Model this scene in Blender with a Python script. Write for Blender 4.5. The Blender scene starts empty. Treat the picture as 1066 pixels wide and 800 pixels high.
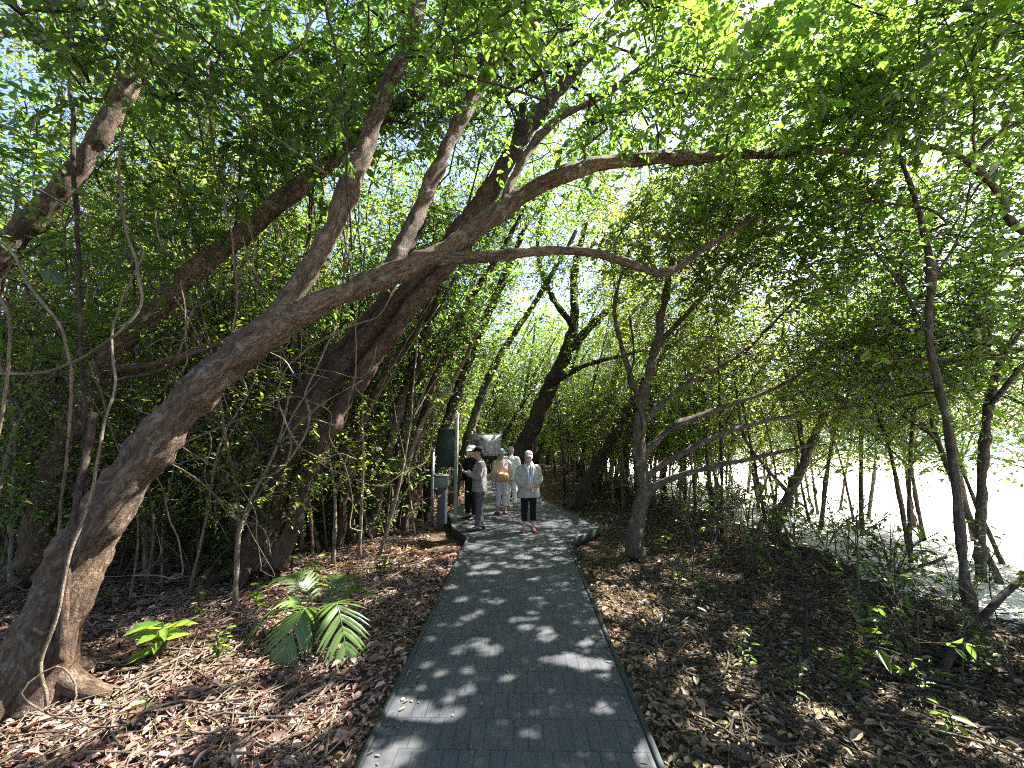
import bpy, math, random
import numpy as np
from mathutils import Vector, noise

# ------------------------------------------------------------------ basics
scene = bpy.context.scene
COL = scene.collection
rng = np.random.default_rng(7)
random.seed(7)
PI = math.pi
F_PX, CX, CY = 430.0, 533.0, 400.0
DECK = 0.15
CAM_Z = DECK + 2.03
PITCH = math.atan(46 / F_PX)
YAW = math.atan(9 / F_PX)
CAM = np.array([0.0, 0.0, CAM_Z])
SUN_EL, SUN_AZ = math.radians(50), math.radians(58)
SUN_D = np.array([math.sin(SUN_AZ) * math.cos(SUN_EL), math.cos(SUN_AZ) * math.cos(SUN_EL), math.sin(SUN_EL)])


def at(px, py, Y):
    """world point seen at photo pixel (px, py) at forward distance Y"""
    cx, cy = (px - CX) / F_PX, (CY - py) / F_PX
    fy = math.cos(PITCH) - cy * math.sin(PITCH)
    fz = math.sin(PITCH) + cy * math.cos(PITCH)
    x = cx * math.cos(YAW) - fy * math.sin(YAW)
    y = cx * math.sin(YAW) + fy * math.cos(YAW)
    s = Y / y
    return np.array([x * s, Y, CAM_Z + fz * s])


def project(P):
    P = np.atleast_2d(P)
    x, y, z = P[:, 0], P[:, 1], P[:, 2] - CAM_Z
    xr = x * math.cos(YAW) + y * math.sin(YAW)
    yr = -x * math.sin(YAW) + y * math.cos(YAW)
    d = yr * math.cos(PITCH) + z * math.sin(PITCH)
    u = -yr * math.sin(PITCH) + z * math.cos(PITCH)
    dd = np.where(d > 0.05, d, 0.05)
    return CX + F_PX * xr / dd, CY - F_PX * u / dd, d


def edge_x(y):
    return float(np.clip(5.5 - 0.11 * (y - 5), 4.1, 6.4))


def gz(x, y):
    h = 0.05 * noise.noise((x * .45, y * .45, 1.3)) + 0.025 * noise.noise((x * 1.6, y * 1.6, 4.1))
    if abs(x) > 200 or abs(y) > 200:
        h = 0.0
    if x < -3:
        h += 0.02 * min(-3 - x, 12)
    if y < 7.6 and -2.6 < x < 2.5:
        h = h * .5 + .085 * math.exp(-((abs(x + .07) - .9) / .55) ** 2)
    d = x - edge_x(y)
    if d > 0:
        h -= 0.03 * min(d, 60)
    return h


# ------------------------------------------------------------------ mesh buffer
class MB:
    def __init__(self):
        self.V, self.F, self.M, self.R, self.B, self.n = [], [], [], [], [], 0

    def add(self, v, f, mat=0, rnd=None, bco=None):
        v = np.asarray(v, dtype=np.float32).reshape(-1, 3)
        f = np.asarray(f, dtype=np.int32)
        self.V.append(v)
        self.F.append(f + self.n)
        self.M.append(np.full(len(f), mat, dtype=np.int32))
        self.R.append(np.zeros(len(v), np.float32) if rnd is None else np.asarray(rnd, np.float32))
        self.B.append(v if bco is None else np.asarray(bco, np.float32))
        self.n += len(v)

    def tube(self, pts, rad, sides=8, mat=0, rnd=0.5, rough=0.0, flute=0.0, cap=True, seed=0, disp=0.0):
        pts = np.asarray(pts, float)
        n = len(pts)
        rad = np.broadcast_to(np.asarray(rad, float), (n,))
        t = np.gradient(pts, axis=0)
        t /= np.linalg.norm(t, axis=1)[:, None] + 1e-9
        u = np.cross(t[0], (0.31, 0.87, 0.2) if abs(t[0][2]) > .8 else (0, 0, 1.0))
        u /= np.linalg.norm(u)
        U = np.empty((n, 3))
        for i in range(n):
            u = u - t[i] * np.dot(u, t[i])
            u /= np.linalg.norm(u) + 1e-9
            U[i] = u
        W = np.cross(t, U)
        a = np.arange(sides) / sides * 2 * PI
        R = np.repeat(rad[:, None], sides, 1)
        s = np.concatenate([[0], np.cumsum(np.linalg.norm(np.diff(pts, axis=0), axis=1))])
        if flute or rough:
            ph = seed * 1.7
            R = R * (1 + flute * (0.55 * np.sin(3 * a[None] + ph + s[:, None] * .9) + 0.45 * np.sin(5 * a[None] + 2 * ph - s[:, None] * .7))
                     + rough * (np.sin(2 * a[None] + 5.1 * s[:, None] + ph) * np.sin(3.3 * s[:, None] + ph) + .6 * np.sin(4 * a[None] - 9 * s[:, None])))
        if disp:
            q = (pts[:, None, :] + R[..., None] * (np.cos(a)[None, :, None] * U[:, None, :] + np.sin(a)[None, :, None] * W[:, None, :])).reshape(-1, 3)
            nz = np.array([noise.noise(tuple(p * 4.0 + seed)) + .6 * noise.noise(tuple(p * 11.0 + seed)) + .35 * noise.noise(tuple(p * 27.0)) for p in q]).reshape(n, sides)
            R = R + disp * np.minimum(R, .16) * nz
            for kk in range(int(s[-1] * 1.1)):
                k0, a0, am, wd = rng.uniform(0, s[-1]), rng.uniform(0, 2 * PI), rng.uniform(.15, .45), rng.uniform(.04, .12)
                da = np.abs((a - a0 + PI) % (2 * PI) - PI)
                R = R * (1 + am * np.exp(-((s[:, None] - k0) / wd) ** 2 - (da[None] * rad[:, None] / wd) ** 2))
        v = pts[:, None, :] + R[..., None] * (np.cos(a)[None, :, None] * U[:, None, :] + np.sin(a)[None, :, None] * W[:, None, :])
        bco = np.stack([np.cos(a)[None] * rad[:, None] + seed * 3.1, np.sin(a)[None] * rad[:, None], np.repeat(s[:, None], sides, 1)], -1)
        i = np.arange(n - 1)[:, None] * sides
        j = np.arange(sides)[None]
        j2 = (j + 1) % sides
        f = np.stack([i + j, i + j2, i + sides + j2, i + sides + j], -1).reshape(-1, 4)
        self.add(v.reshape(-1, 3), f, mat, np.full(n * sides, rnd), bco.reshape(-1, 3))
        if cap:
            b = self.n - n * sides
            base = np.arange(sides)
            e = (n - 1) * sides
            tri = [(e, e + k, e + k + 1) for k in range(1, sides - 1)] + [(0, k + 1, k) for k in range(1, sides - 1)]
            self.F.append(np.array(tri, np.int32) + b)
            self.M.append(np.full(len(tri), mat, np.int32))

    def box(self, c, size, mat=0, rz=0.0, rnd=0.5, bev=0.0):
        x, y, z = [s / 2 for s in size]
        if bev:
            b = min(bev, x * .9, y * .9, z * .9)
            rings = []
            for zz, ins in ((-z, b), (-z + b, 0), (z - b, 0), (z, b)):
                X, Y = x - ins, y - ins
                bb = b * .7
                rings += [(-X + bb, -Y, zz), (X - bb, -Y, zz), (X, -Y + bb, zz), (X, Y - bb, zz), (X - bb, Y, zz), (-X + bb, Y, zz), (-X, Y - bb, zz), (-X, -Y + bb, zz)]
            v = np.array(rings)
            q = [(r * 8 + k, r * 8 + (k + 1) % 8, (r + 1) * 8 + (k + 1) % 8, (r + 1) * 8 + k) for r in range(3) for k in range(8)]
            tri = [(24, 24 + k, 25 + k) for k in range(1, 7)] + [(0, k + 1, k) for k in range(1, 7)]
        else:
            v = np.array([(sx * x, sy * y, sz * z) for sz in (-1, 1) for sx, sy in ((-1, -1), (1, -1), (1, 1), (-1, 1))])
            q = [(0, 1, 5, 4), (1, 2, 6, 5), (2, 3, 7, 6), (3, 0, 4, 7), (3, 2, 1, 0), (4, 5, 6, 7)]
            tri = None
        cs, sn = math.cos(rz), math.sin(rz)
        v = np.stack([v[:, 0] * cs - v[:, 1] * sn, v[:, 0] * sn + v[:, 1] * cs, v[:, 2]], -1) + np.asarray(c)
        self.add(v, q, mat, np.full(len(v), rnd))
        if tri:
            self.F.append(np.array(tri, np.int32) + self.n - len(v))
            self.M.append(np.full(len(tri), mat, np.int32))

    def leaves(self, P, D, N, L, W, mat=0, rnd=None, fold=0.10, droop=0.12):
        m = len(P)
        if m == 0:
            return
        D = D / (np.linalg.norm(D, axis=1)[:, None] + 1e-9)
        S = np.cross(N, D)
        S /= np.linalg.norm(S, axis=1)[:, None] + 1e-9
        N = np.cross(D, S)
        T = np.array([(0, 0, 0), (.28, .40, fold * .8), (.66, .38, fold * .6), (1, 0, -droop), (.66, -.38, fold * .6), (.28, -.40, fold * .8)])
        L = np.broadcast_to(np.asarray(L, float), (m,))
        W = np.broadcast_to(np.asarray(W, float), (m,))
        v = (P[:, None] + D[:, None] * (T[None, :, 0:1] * L[:, None, None]) + S[:, None] * (T[None, :, 1:2] * W[:, None, None])
             + N[:, None] * (T[None, :, 2:3] * L[:, None, None]))
        q = np.array([(0, 5, 4, 3), (0, 3, 2, 1)])
        f = (np.arange(m)[:, None, None] * 6 + q[None]).reshape(-1, 4)
        r = rng.random(m) if rnd is None else rnd
        self.add(v.reshape(-1, 3), f, mat, np.repeat(r, 6))

    def mesh(self, name, mats, smooth=True):
        V = np.concatenate(self.V)
        me = bpy.data.meshes.new(name)
        me.vertices.add(len(V))
        me.vertices.foreach_set('co', V.ravel())
        lt = np.concatenate([np.full(len(f), f.shape[1], np.int32) for f in self.F])
        li = np.concatenate([f.ravel() for f in self.F]).astype(np.int32)
        me.loops.add(len(li))
        me.loops.foreach_set('vertex_index', li)
        me.polygons.add(len(lt))
        ls = np.concatenate([[0], np.cumsum(lt)[:-1]]).astype(np.int32)
        me.polygons.foreach_set('loop_start', ls)
        me.polygons.foreach_set('material_index', np.concatenate(self.M))
        me.polygons.foreach_set('use_smooth', np.full(len(lt), smooth))
        a = me.attributes.new('rnd', 'FLOAT', 'POINT')
        a.data.foreach_set('value', np.concatenate(self.R))
        b = me.attributes.new('bco', 'FLOAT_VECTOR', 'POINT')
        b.data.foreach_set('vector', np.concatenate(self.B).astype(np.float32).ravel())
        for m in mats:
            me.materials.append(m)
        me.update(calc_edges=True)
        return me

    def build(self, name, mats, parent=None, smooth=True):
        mats = mats if isinstance(mats, (list, tuple)) else [mats]
        o = bpy.data.objects.new(name, self.mesh(name, mats, smooth))
        COL.objects.link(o)
        if parent is not None:
            o.parent = parent
        return o


def tag(o, label=None, cat=None, group=None, kind=None):
    if label: o['label'] = label
    if cat: o['category'] = cat
    if group: o['group'] = group
    if kind: o['kind'] = kind
    return o


def thing(name, label, cat, loc=(0, 0, 0), rz=0.0, group=None):
    o = bpy.data.objects.new(name, None)
    o.empty_display_size = 0.2
    COL.objects.link(o)
    o.location = [float(c) for c in loc]
    o.rotation_euler = (0, 0, rz)
    return tag(o, label, cat, group)


def dup(root, loc, rz=0.0, s=1.0, label=None, group=None, tilt=(0, 0)):
    r = root.copy()
    COL.objects.link(r)
    r.location = [float(c) for c in loc]
    r.rotation_euler = (tilt[0], tilt[1], rz)
    r.scale = (s, s, s)
    if label: r['label'] = label
    if group: r['group'] = group
    for ch in list(root.children):
        c = ch.copy()
        COL.objects.link(c)
        c.parent = r
    return r


def smooth_path(pts, step=0.15, jit=0.0):
    """Catmull-Rom through pts (n,k) resampled about every step"""
    P = np.asarray(pts, float)
    if len(P) == 2:
        P = np.array([P[0], (P[0] + P[1]) / 2, P[1]])
    Q = np.vstack([2 * P[0] - P[1], P, 2 * P[-1] - P[-2]])
    out = []
    for i in range(1, len(Q) - 2):
        p0, p1, p2, p3 = Q[i - 1], Q[i], Q[i + 1], Q[i + 2]
        n = max(2, int(np.linalg.norm((p2 - p1)[:3]) / step))
        t = np.linspace(0, 1, n, endpoint=False)[:, None]
        out.append(.5 * ((2 * p1) + (-p0 + p2) * t + (2 * p0 - 5 * p1 + 4 * p2 - p3) * t ** 2 + (-p0 + 3 * p1 - 3 * p2 + p3) * t ** 3))
    out = np.vstack(out + [P[-1:]])
    if jit:
        k = len(out)
        w = rng.normal(0, 1, (k, 3))
        for _ in range(3):
            w[1:-1] = (w[:-2] + w[1:-1] * 2 + w[2:]) / 4
        w[0] = w[-1] = 0
        out[:, :3] += w * jit
    return out


# ------------------------------------------------------------------ materials
def new_mat(name):
    m = bpy.data.materials.new(name)
    m.use_nodes = True
    nt = m.node_tree
    nt.nodes.clear()
    out = nt.nodes.new('ShaderNodeOutputMaterial')
    return m, nt, out


def ramp(nt, stops, fac=None, interp='LINEAR'):
    n = nt.nodes.new('ShaderNodeValToRGB')
    n.color_ramp.interpolation = interp
    e = n.color_ramp.elements
    while len(e) < len(stops):
        e.new(0.5)
    for i, (p, c) in enumerate(stops):
        e[i].position = p
        e[i].color = (*c, 1) if len(c) == 3 else c
    if fac is not None:
        nt.links.new(fac, n.inputs[0])
    return n


def attr(nt, name):
    n = nt.nodes.new('ShaderNodeAttribute')
    n.attribute_name = name
    return n


def noise_tex(nt, vec, scale, detail=4, rough=.55, dist=0.0):
    n = nt.nodes.new('ShaderNodeTexNoise')
    n.inputs['Scale'].default_value = scale
    n.inputs['Detail'].default_value = detail
    n.inputs['Roughness'].default_value = rough
    n.inputs['Distortion'].default_value = dist
    if vec is not None:
        nt.links.new(vec, n.inputs['Vector'])
    return n


def mapping(nt, vec, scale=(1, 1, 1), rot=(0, 0, 0)):
    n = nt.nodes.new('ShaderNodeMapping')
    n.inputs['Scale'].default_value = scale
    n.inputs['Rotation'].default_value = rot
    nt.links.new(vec, n.inputs['Vector'])
    return n.outputs[0]


def bump(nt, h, strength=.5, dist=.02):
    n = nt.nodes.new('ShaderNodeBump')
    n.inputs['Strength'].default_value = strength
    n.inputs['Distance'].default_value = dist
    nt.links.new(h, n.inputs['Height'])
    return n.outputs[0]


def mixc(nt, fac, a, b, mode='MIX'):
    n = nt.nodes.new('ShaderNodeMix')
    n.data_type = 'RGBA'
    n.blend_type = mode
    for sock, val in ((n.inputs[0], fac), (n.inputs[6], a), (n.inputs[7], b)):
        if hasattr(val, 'is_linked'):
            nt.links.new(val, sock)
        elif isinstance(val, (int, float)):
            sock.default_value = val
        else:
            sock.default_value = (*val, 1)
    return n.outputs[2]


def principled(nt, out, base, rough=.7, spec=.3, normal=None, metallic=0.0):
    p = nt.nodes.new('ShaderNodeBsdfPrincipled')
    if hasattr(base, 'is_linked'):
        nt.links.new(base, p.inputs['Base Color'])
    else:
        p.inputs['Base Color'].default_value = (*base, 1)
    p.inputs['Roughness'].default_value = rough
    p.inputs['Specular IOR Level'].default_value = spec
    p.inputs['Metallic'].default_value = metallic
    if normal is not None:
        nt.links.new(normal, p.inputs['Normal'])
    nt.links.new(p.outputs[0], out.inputs[0])
    return p


def mat_bark(name, dark, mid, pale, lichen=.5, lic=(.42, .42, .36)):
    m, nt, out = new_mat(name)
    b = attr(nt, 'bco').outputs['Vector']
    v = mapping(nt, b, (1, 1, .33))
    n1 = noise_tex(nt, v, 30, 8, .72, .5)
    r1 = ramp(nt, [(.30, dark), (.5, mid), (.72, pale)], n1.outputs['Fac'])
    n2 = noise_tex(nt, b, 7.5, 7, .72, .9)
    r2 = ramp(nt, [(.55, (0, 0, 0)), (.63, (1, 1, 1))], n2.outputs['Fac'])
    n3 = noise_tex(nt, mapping(nt, b, (1, 1, 1)), 60, 3)
    f = nt.nodes.new('ShaderNodeMath'); f.operation = 'MULTIPLY'
    nt.links.new(r2.outputs[0], f.inputs[0]); f.inputs[1].default_value = lichen
    n5 = noise_tex(nt, mapping(nt, b, (1, 1, .5)), 2.2, 3)
    r5 = ramp(nt, [(.35, (.62, .60, .58)), (.65, (1.25, 1.2, 1.15))], n5.outputs['Fac'])
    n6 = noise_tex(nt, mapping(nt, b, (1, 1, .16)), 75, 5, .75)
    r6 = ramp(nt, [(.36, (.35, .33, .32)), (.47, (1, 1, 1))], n6.outputs['Fac'])
    c0 = mixc(nt, 1.0, mixc(nt, 1.0, r1.outputs[0], r5.outputs[0], 'MULTIPLY'), r6.outputs[0], 'MULTIPLY')
    c = mixc(nt, f.outputs[0], c0, lic)
    nb = nt.nodes.new('ShaderNodeMath'); nb.operation = 'ADD'
    nt.links.new(n1.outputs['Fac'], nb.inputs[0])
    m3 = nt.nodes.new('ShaderNodeMath'); m3.operation = 'MULTIPLY'; m3.inputs[1].default_value = .35
    nt.links.new(n3.outputs['Fac'], m3.inputs[0]); nt.links.new(m3.outputs[0], nb.inputs[1])
    principled(nt, out, c, .85, .25, bump(nt, nb.outputs[0], 1.0, .05))
    return m


def mat_leaf(name, stops, tint=(.20, .32, .03), trans=.45, rough=.36, spec=.6):
    m, nt, out = new_mat(name)
    a = attr(nt, 'rnd').outputs['Fac']
    oi = nt.nodes.new('ShaderNodeObjectInfo')
    r = ramp(nt, stops, a)
    hs = nt.nodes.new('ShaderNodeHueSaturation')
    mr = nt.nodes.new('ShaderNodeMapRange')
    nt.links.new(oi.outputs['Random'], mr.inputs[0])
    mr.inputs[3].default_value = .75; mr.inputs[4].default_value = 1.25
    nt.links.new(r.outputs[0], hs.inputs['Color'])
    nt.links.new(mr.outputs[0], hs.inputs['Value'])
    p = nt.nodes.new('ShaderNodeBsdfPrincipled')
    nt.links.new(hs.outputs[0], p.inputs['Base Color'])
    p.inputs['Roughness'].default_value = rough
    p.inputs['Specular IOR Level'].default_value = spec
    t = nt.nodes.new('ShaderNodeBsdfTranslucent')
    tc = mixc(nt, a, tuple(c * .75 for c in tint), (tint[0] * 1.35, tint[1] * 1.2, tint[2]))
    nt.links.new(tc, t.inputs['Color'])
    mx = nt.nodes.new('ShaderNodeMixShader')
    mx.inputs[0].default_value = trans
    nt.links.new(p.outputs[0], mx.inputs[1]); nt.links.new(t.outputs[0], mx.inputs[2])
    nt.links.new(mx.outputs[0], out.inputs[0])
    return m


def mat_plain(name, col, rough=.7, spec=.3, var=.15, scale=30, metallic=0.0, bs=.2):
    m, nt, out = new_mat(name)
    tc = nt.nodes.new('ShaderNodeTexCoord')
    n = noise_tex(nt, tc.outputs['Object'], scale, 4)
    r = ramp(nt, [(.3, tuple(c * (1 - var) for c in col)), (.7, tuple(min(1, c * (1 + var)) for c in col))], n.outputs['Fac'])
    principled(nt, out, r.outputs[0], rough, spec, bump(nt, n.outputs['Fac'], bs, .005), metallic)
    return m


G = [(0.0, (.024, .044, .009)), (.45, (.048, .078, .015)), (.8, (.075, .110, .022)), (.96, (.11, .14, .025)), (1.0, (.20, .16, .04))]
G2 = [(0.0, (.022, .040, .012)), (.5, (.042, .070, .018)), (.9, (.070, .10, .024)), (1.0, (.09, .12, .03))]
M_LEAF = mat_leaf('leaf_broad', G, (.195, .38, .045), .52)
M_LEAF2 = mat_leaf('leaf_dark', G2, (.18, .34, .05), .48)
M_LEAF3 = mat_leaf('leaf_olive', [(0, (.045, .060, .014)), (.5, (.078, .095, .022)), (.9, (.11, .13, .034)), (1, (.20, .17, .06))], (.31, .42, .065), .52)
M_YOUNG = mat_leaf('leaf_young', [(0, (.06, .13, .018)), (.6, (.10, .19, .03)), (1, (.16, .24, .04))], (.30, .45, .05), .45, .35)
M_FROND = mat_leaf('frond_green', [(0, (.045, .095, .018)), (.6, (.075, .14, .028)), (1, (.12, .19, .04))], (.22, .36, .04), .4, .4)
M_LITTER_R = mat_leaf('dead_leaf_red', [(0, (.07, .038, .028)), (.25, (.16, .09, .068)), (.55, (.25, .15, .12)), (.82, (.37, .235, .195)), (.965, (.42, .33, .28)), (1, (.42, .32, .07))], (.30, .15, .08), .15, .6, .3)
M_LITTER_O = mat_leaf('dead_leaf_brown', [(0, (.06, .042, .028)), (.3, (.13, .095, .06)), (.6, (.21, .15, .095)), (.85, (.29, .22, .15)), (.95, (.30, .27, .08)), (1, (.42, .24, .17))], (.24, .17, .07), .15, .6, .3)
M_BARK = mat_bark('bark_brown', (.026, .018, .013), (.112, .076, .050), (.28, .20, .14), .38, (.30, .30, .25))
M_BARK_R = mat_bark('bark_reddish', (.018, .011, .008), (.072, .046, .033), (.17, .115, .082), .15, (.26, .24, .19))
M_BARK_G = mat_bark('bark_grey', (.04, .032, .024), (.10, .082, .06), (.20, .165, .125), .3)
M_BARK_P = mat_bark('bark_pale', (.12, .09, .06), (.25, .20, .15), (.40, .34, .27), .4, (.5, .48, .42))
M_BARK_D = mat_bark('bark_dark', (.018, .014, .011), (.045, .034, .026), (.09, .07, .055), .1)
M_TWIG = mat_bark('twig_bark', (.035, .026, .018), (.08, .06, .042), (.15, .115, .08), .2)
M_VINE = mat_bark('vine_bark', (.10, .075, .05), (.22, .17, .12), (.36, .29, .22), .2)


# ------------------------------------------------------------------ setting: ground, beach, sea, boardwalk
def mat_ground():
    m, nt, out = new_mat('forest_floor')
    tc = nt.nodes.new('ShaderNodeTexCoord').outputs['Object']
    n1 = noise_tex(nt, tc, 9, 6, .7, .8)
    n2 = noise_tex(nt, tc, 38, 5, .7, 1.2)
    n3 = noise_tex(nt, tc, .5, 3)
    r2 = ramp(nt, [(.3, (.025, .016, .011)), (.48, (.085, .05, .034)), (.6, (.16, .10, .07)), (.75, (.27, .19, .14))], n2.outputs['Fac'])
    r1 = ramp(nt, [(.35, (.03, .022, .014)), (.65, (.14, .085, .058))], n1.outputs['Fac'])
    c = mixc(nt, .6, r1.outputs[0], r2.outputs[0])
    c = mixc(nt, n3.outputs['Fac'], c, mixc(nt, .35, c, (.10, .09, .05)))
    ad = nt.nodes.new('ShaderNodeMath'); ad.operation = 'ADD'
    nt.links.new(n1.outputs['Fac'], ad.inputs[0]); nt.links.new(n2.outputs['Fac'], ad.inputs[1])
    principled(nt, out, c, .95, .15, bump(nt, ad.outputs[0], .9, .05))
    return m


def sheet(name, xs, ys, fz, mat):
    mb = MB()
    X, Y = np.meshgrid(xs, ys)
    Z = np.array([[fz(float(x), float(y)) for x in xs] for y in ys])
    nx = len(xs)
    i = np.arange(len(ys) - 1)[:, None] * nx + np.arange(nx - 1)[None]
    f = np.stack([i, i + 1, i + nx + 1, i + nx], -1).reshape(-1, 4)
    mb.add(np.stack([X, Y, Z], -1).reshape(-1, 3), f)
    return tag(mb.build(name, mat), kind='structure')


xs = np.concatenate([[-900, -400, -150, -60, -35], np.arange(-22, 14.01, .3), [16, 18, 20, 23, 26, 29, 33, 40, 50, 58, 64, 72, 150, 400, 900]])
ys = np.concatenate([[-400, -100, -30, -12], np.arange(-6, 30.01, .3), [33, 38, 45, 60, 100, 200, 500, 1200]])
sheet('ground', xs, ys, gz, mat_ground())


def mat_sand():
    m, nt, out = new_mat('beach_sand')
    tc = nt.nodes.new('ShaderNodeTexCoord').outputs['Object']
    n = noise_tex(nt, tc, 3, 6, .7)
    r = ramp(nt, [(.3, (.66, .60, .52)), (.7, (.80, .76, .69))], n.outputs['Fac'])
    principled(nt, out, r.outputs[0], .95, .1, bump(nt, n.outputs['Fac'], .6, .08))
    return m


def beach_z(x, y):
    d = x - edge_x(y) + .9 * noise.noise((x * .5, y * .5, 9.0)) + .4 * noise.noise((x * 1.8, y * 1.8, 2.0))
    return gz(x, y) + float(np.clip(d * .06, -.08, .03))


sheet('beach', np.concatenate([np.arange(2.6, 10, .2), np.arange(10, 75, 1.5)]), np.concatenate([np.arange(-8, 24, .3), np.arange(24, 130, 4)]), beach_z, mat_sand())
m, nt, out = new_mat('sea_water')
tc = nt.nodes.new('ShaderNodeTexCoord').outputs['Object']
nn = noise_tex(nt, mapping(nt, tc, (.5, .25, 1)), 1.2, 5)
principled(nt, out, (.05, .24, .30), .15, .5, bump(nt, nn.outputs['Fac'], .4, .15))
sheet('sea', np.array([30, 60, 200, 1200]), np.array([-400, 0, 60, 200, 1600]), lambda x, y: -1.5, m)


def mat_deck():
    m, nt, out = new_mat('deck_plastic')
    tc = nt.nodes.new('ShaderNodeTexCoord').outputs['Object']
    br = nt.nodes.new('ShaderNodeTexBrick')
    nt.links.new(tc, br.inputs['Vector'])
    br.offset = .5; br.offset_frequency = 2
    br.inputs['Scale'].default_value = 1
    br.inputs['Brick Width'].default_value = .098
    br.inputs['Row Height'].default_value = .285
    br.inputs['Mortar Size'].default_value = .0045
    br.inputs['Mortar Smooth'].default_value = .25
    br.inputs['Bias'].default_value = 0
    br.inputs['Color1'].default_value = (.039, .044, .053, 1)
    br.inputs['Color2'].default_value = (.047, .053, .063, 1)
    br.inputs['Mortar'].default_value = (.022, .025, .030, 1)
    n1 = noise_tex(nt, tc, 1.1, 5, .65, .5)
    dust = ramp(nt, [(.48, (0, 0, 0)), (.75, (.5, .5, .5))], n1.outputs['Fac'])
    c = mixc(nt, dust.outputs[0], br.outputs['Color'], (.115, .112, .108))
    n7 = noise_tex(nt, mapping(nt, tc, (3.0, .5, 1)), 3.5, 6, .75, 1.0)
    c = mixc(nt, ramp(nt, [(.5, (0, 0, 0)), (.72, (.6, .6, .6))], n7.outputs['Fac']).outputs[0], c, (.085, .078, .068))
    n2 = noise_tex(nt, tc, 160, 3)
    n4 = noise_tex(nt, tc, 26, 4, .7)
    sp = ramp(nt, [(.66, (0, 0, 0)), (.72, (.5, .5, .5))], n4.outputs['Fac'])
    c = mixc(nt, sp.outputs[0], c, (.11, .10, .085))
    h = nt.nodes.new('ShaderNodeMath'); h.operation = 'SUBTRACT'
    mm = nt.nodes.new('ShaderNodeMath'); mm.operation = 'MULTIPLY'; mm.inputs[1].default_value = .18
    nt.links.new(n2.outputs['Fac'], mm.inputs[0])
    nt.links.new(mm.outputs[0], h.inputs[0]); nt.links.new(br.outputs['Fac'], h.inputs[1])
    principled(nt, out, c, .62, .4, bump(nt, h.outputs[0], .8, .006))
    return m


M_DECK = mat_deck()
M_DECK_EDGE = mat_plain('deck_edge', (.020, .028, .028), .6, .35, .3, 12)
OUT = [(.82, -3), (.82, 7.66), (1.64, 8.82), (.62, 12.1), (.45, 15.5), (-.2, 19.0), (-1.7, 19.0), (-1.3, 15.5), (-1.25, 12.2), (-1.75, 10.3), (-1.35, 8.6), (-.96, 7.9), (-.96, -3)]
mb = MB()
n = len(OUT)
top = np.array([(x, y, DECK) for x, y in OUT]); bot = top.copy(); bot[:, 2] = .02
me = bpy.data.meshes.new('boardwalk')
me.from_pydata([tuple(map(float, p)) for p in np.vstack([top, bot])], [], [list(range(n))] + [[i, i + n, (i + 1) % n + n, (i + 1) % n] for i in range(n)])
me.materials.append(M_DECK); me.materials.append(M_DECK_EDGE)
for i, p in enumerate(me.polygons):
    p.material_index = 0 if i == 0 else 1
board = bpy.data.objects.new('boardwalk', me); COL.objects.link(board)
tag(board, kind='structure')
mb = MB()
for i in range(n - 1):
    if i in (4, 5, 6):
        continue
    a, b = np.array(OUT[i]), np.array(OUT[i + 1])
    d = b - a; L = np.linalg.norm(d); d /= L; nr = np.array([d[1], -d[0]])
    c = (a + b) / 2 + nr * .022
    mb.box((c[0], c[1], DECK - .055), (L - .004, .04, .15), 0, math.atan2(d[1], d[0]), bev=.008)
mb.build('edge_beam', M_DECK_EDGE, board)

# ------------------------------------------------------------------ foliage machinery
DENS = 1.65
LF = .73
CLEAR = []      # (pixel polyline, half width, depth): limbs that stay in view


def on_plane(px, py, z):
    d = at(px, py, 1.0) - CAM
    return CAM + d * ((z - CAM_Z) / d[2])


GAPS = []       # openings in the canopy: (point reached by the sun, radius)
for px, py, r in [(430, 742, .15), (450, 748, .10), (415, 735, .10), (470, 742, .08), (420, 782, .10), (400, 792, .12), (495, 670, .14), (510, 678, .12), (480, 676, .10), (460, 700, .06), (445, 692, .05), (487, 698, .05),
                  (527, 706, .05), (487, 718, .06), (590, 686, .12), (608, 692, .12), (625, 692, .10), (572, 686, .07), (568, 664, .10), (628, 704, .05), (537, 645, .07), (548, 653, .08), (497, 640, .06), (518, 626, .09),
                  (505, 625, .06), (560, 622, .06), (555, 638, .05), (500, 590, .13), (515, 596, .10), (548, 590, .14), (568, 590, .10), (540, 602, .08), (560, 572, .10), (585, 608, .08), (470, 612, .07), (530, 556, .12), (505, 560, .09),
                  (545, 548, .10), (600, 545, .10), (585, 535, .12), (560, 528, .12), (572, 552, .10), (520, 575, .08), (475, 650, .05), (590, 630, .05), (450, 665, .05), (440, 715, .05), (610, 670, .05), (500, 535, .12)]:
    GAPS.append((on_plane(px, py, DECK), r * .62))
for px, py, r in [(150, 700, .22), (100, 740, .30), (200, 690, .22), (250, 700, .18), (60, 765, .30), (300, 770, .20), (330, 740, .16), (190, 760, .25), (240, 740, .22), (350, 700, .10), (300, 690, .12), (380, 570, .16), (450, 560, .18), (430, 590, .14),
                  (400, 620, .08), (280, 660, .12), (140, 790, .20), (640, 600, .2), (665, 622, .18), (640, 640, .2), (740, 640, .12), (770, 662, .12), (610, 572, .15), (840, 740, .10), (870, 762, .12), (700, 600, .14), (655, 590, .14), (720, 655, .1),
                  (1000, 770, .15), (1030, 690, .2), (900, 700, .08), (760, 600, .12), (690, 640, .1), (400, 560, .2), (350, 560, .2), (200, 590, .2), (460, 600, .1), (120, 660, .15), (330, 600, .14), (800, 620, .12)]:
    GAPS.append((on_plane(px, py, 0.02), r))
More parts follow.
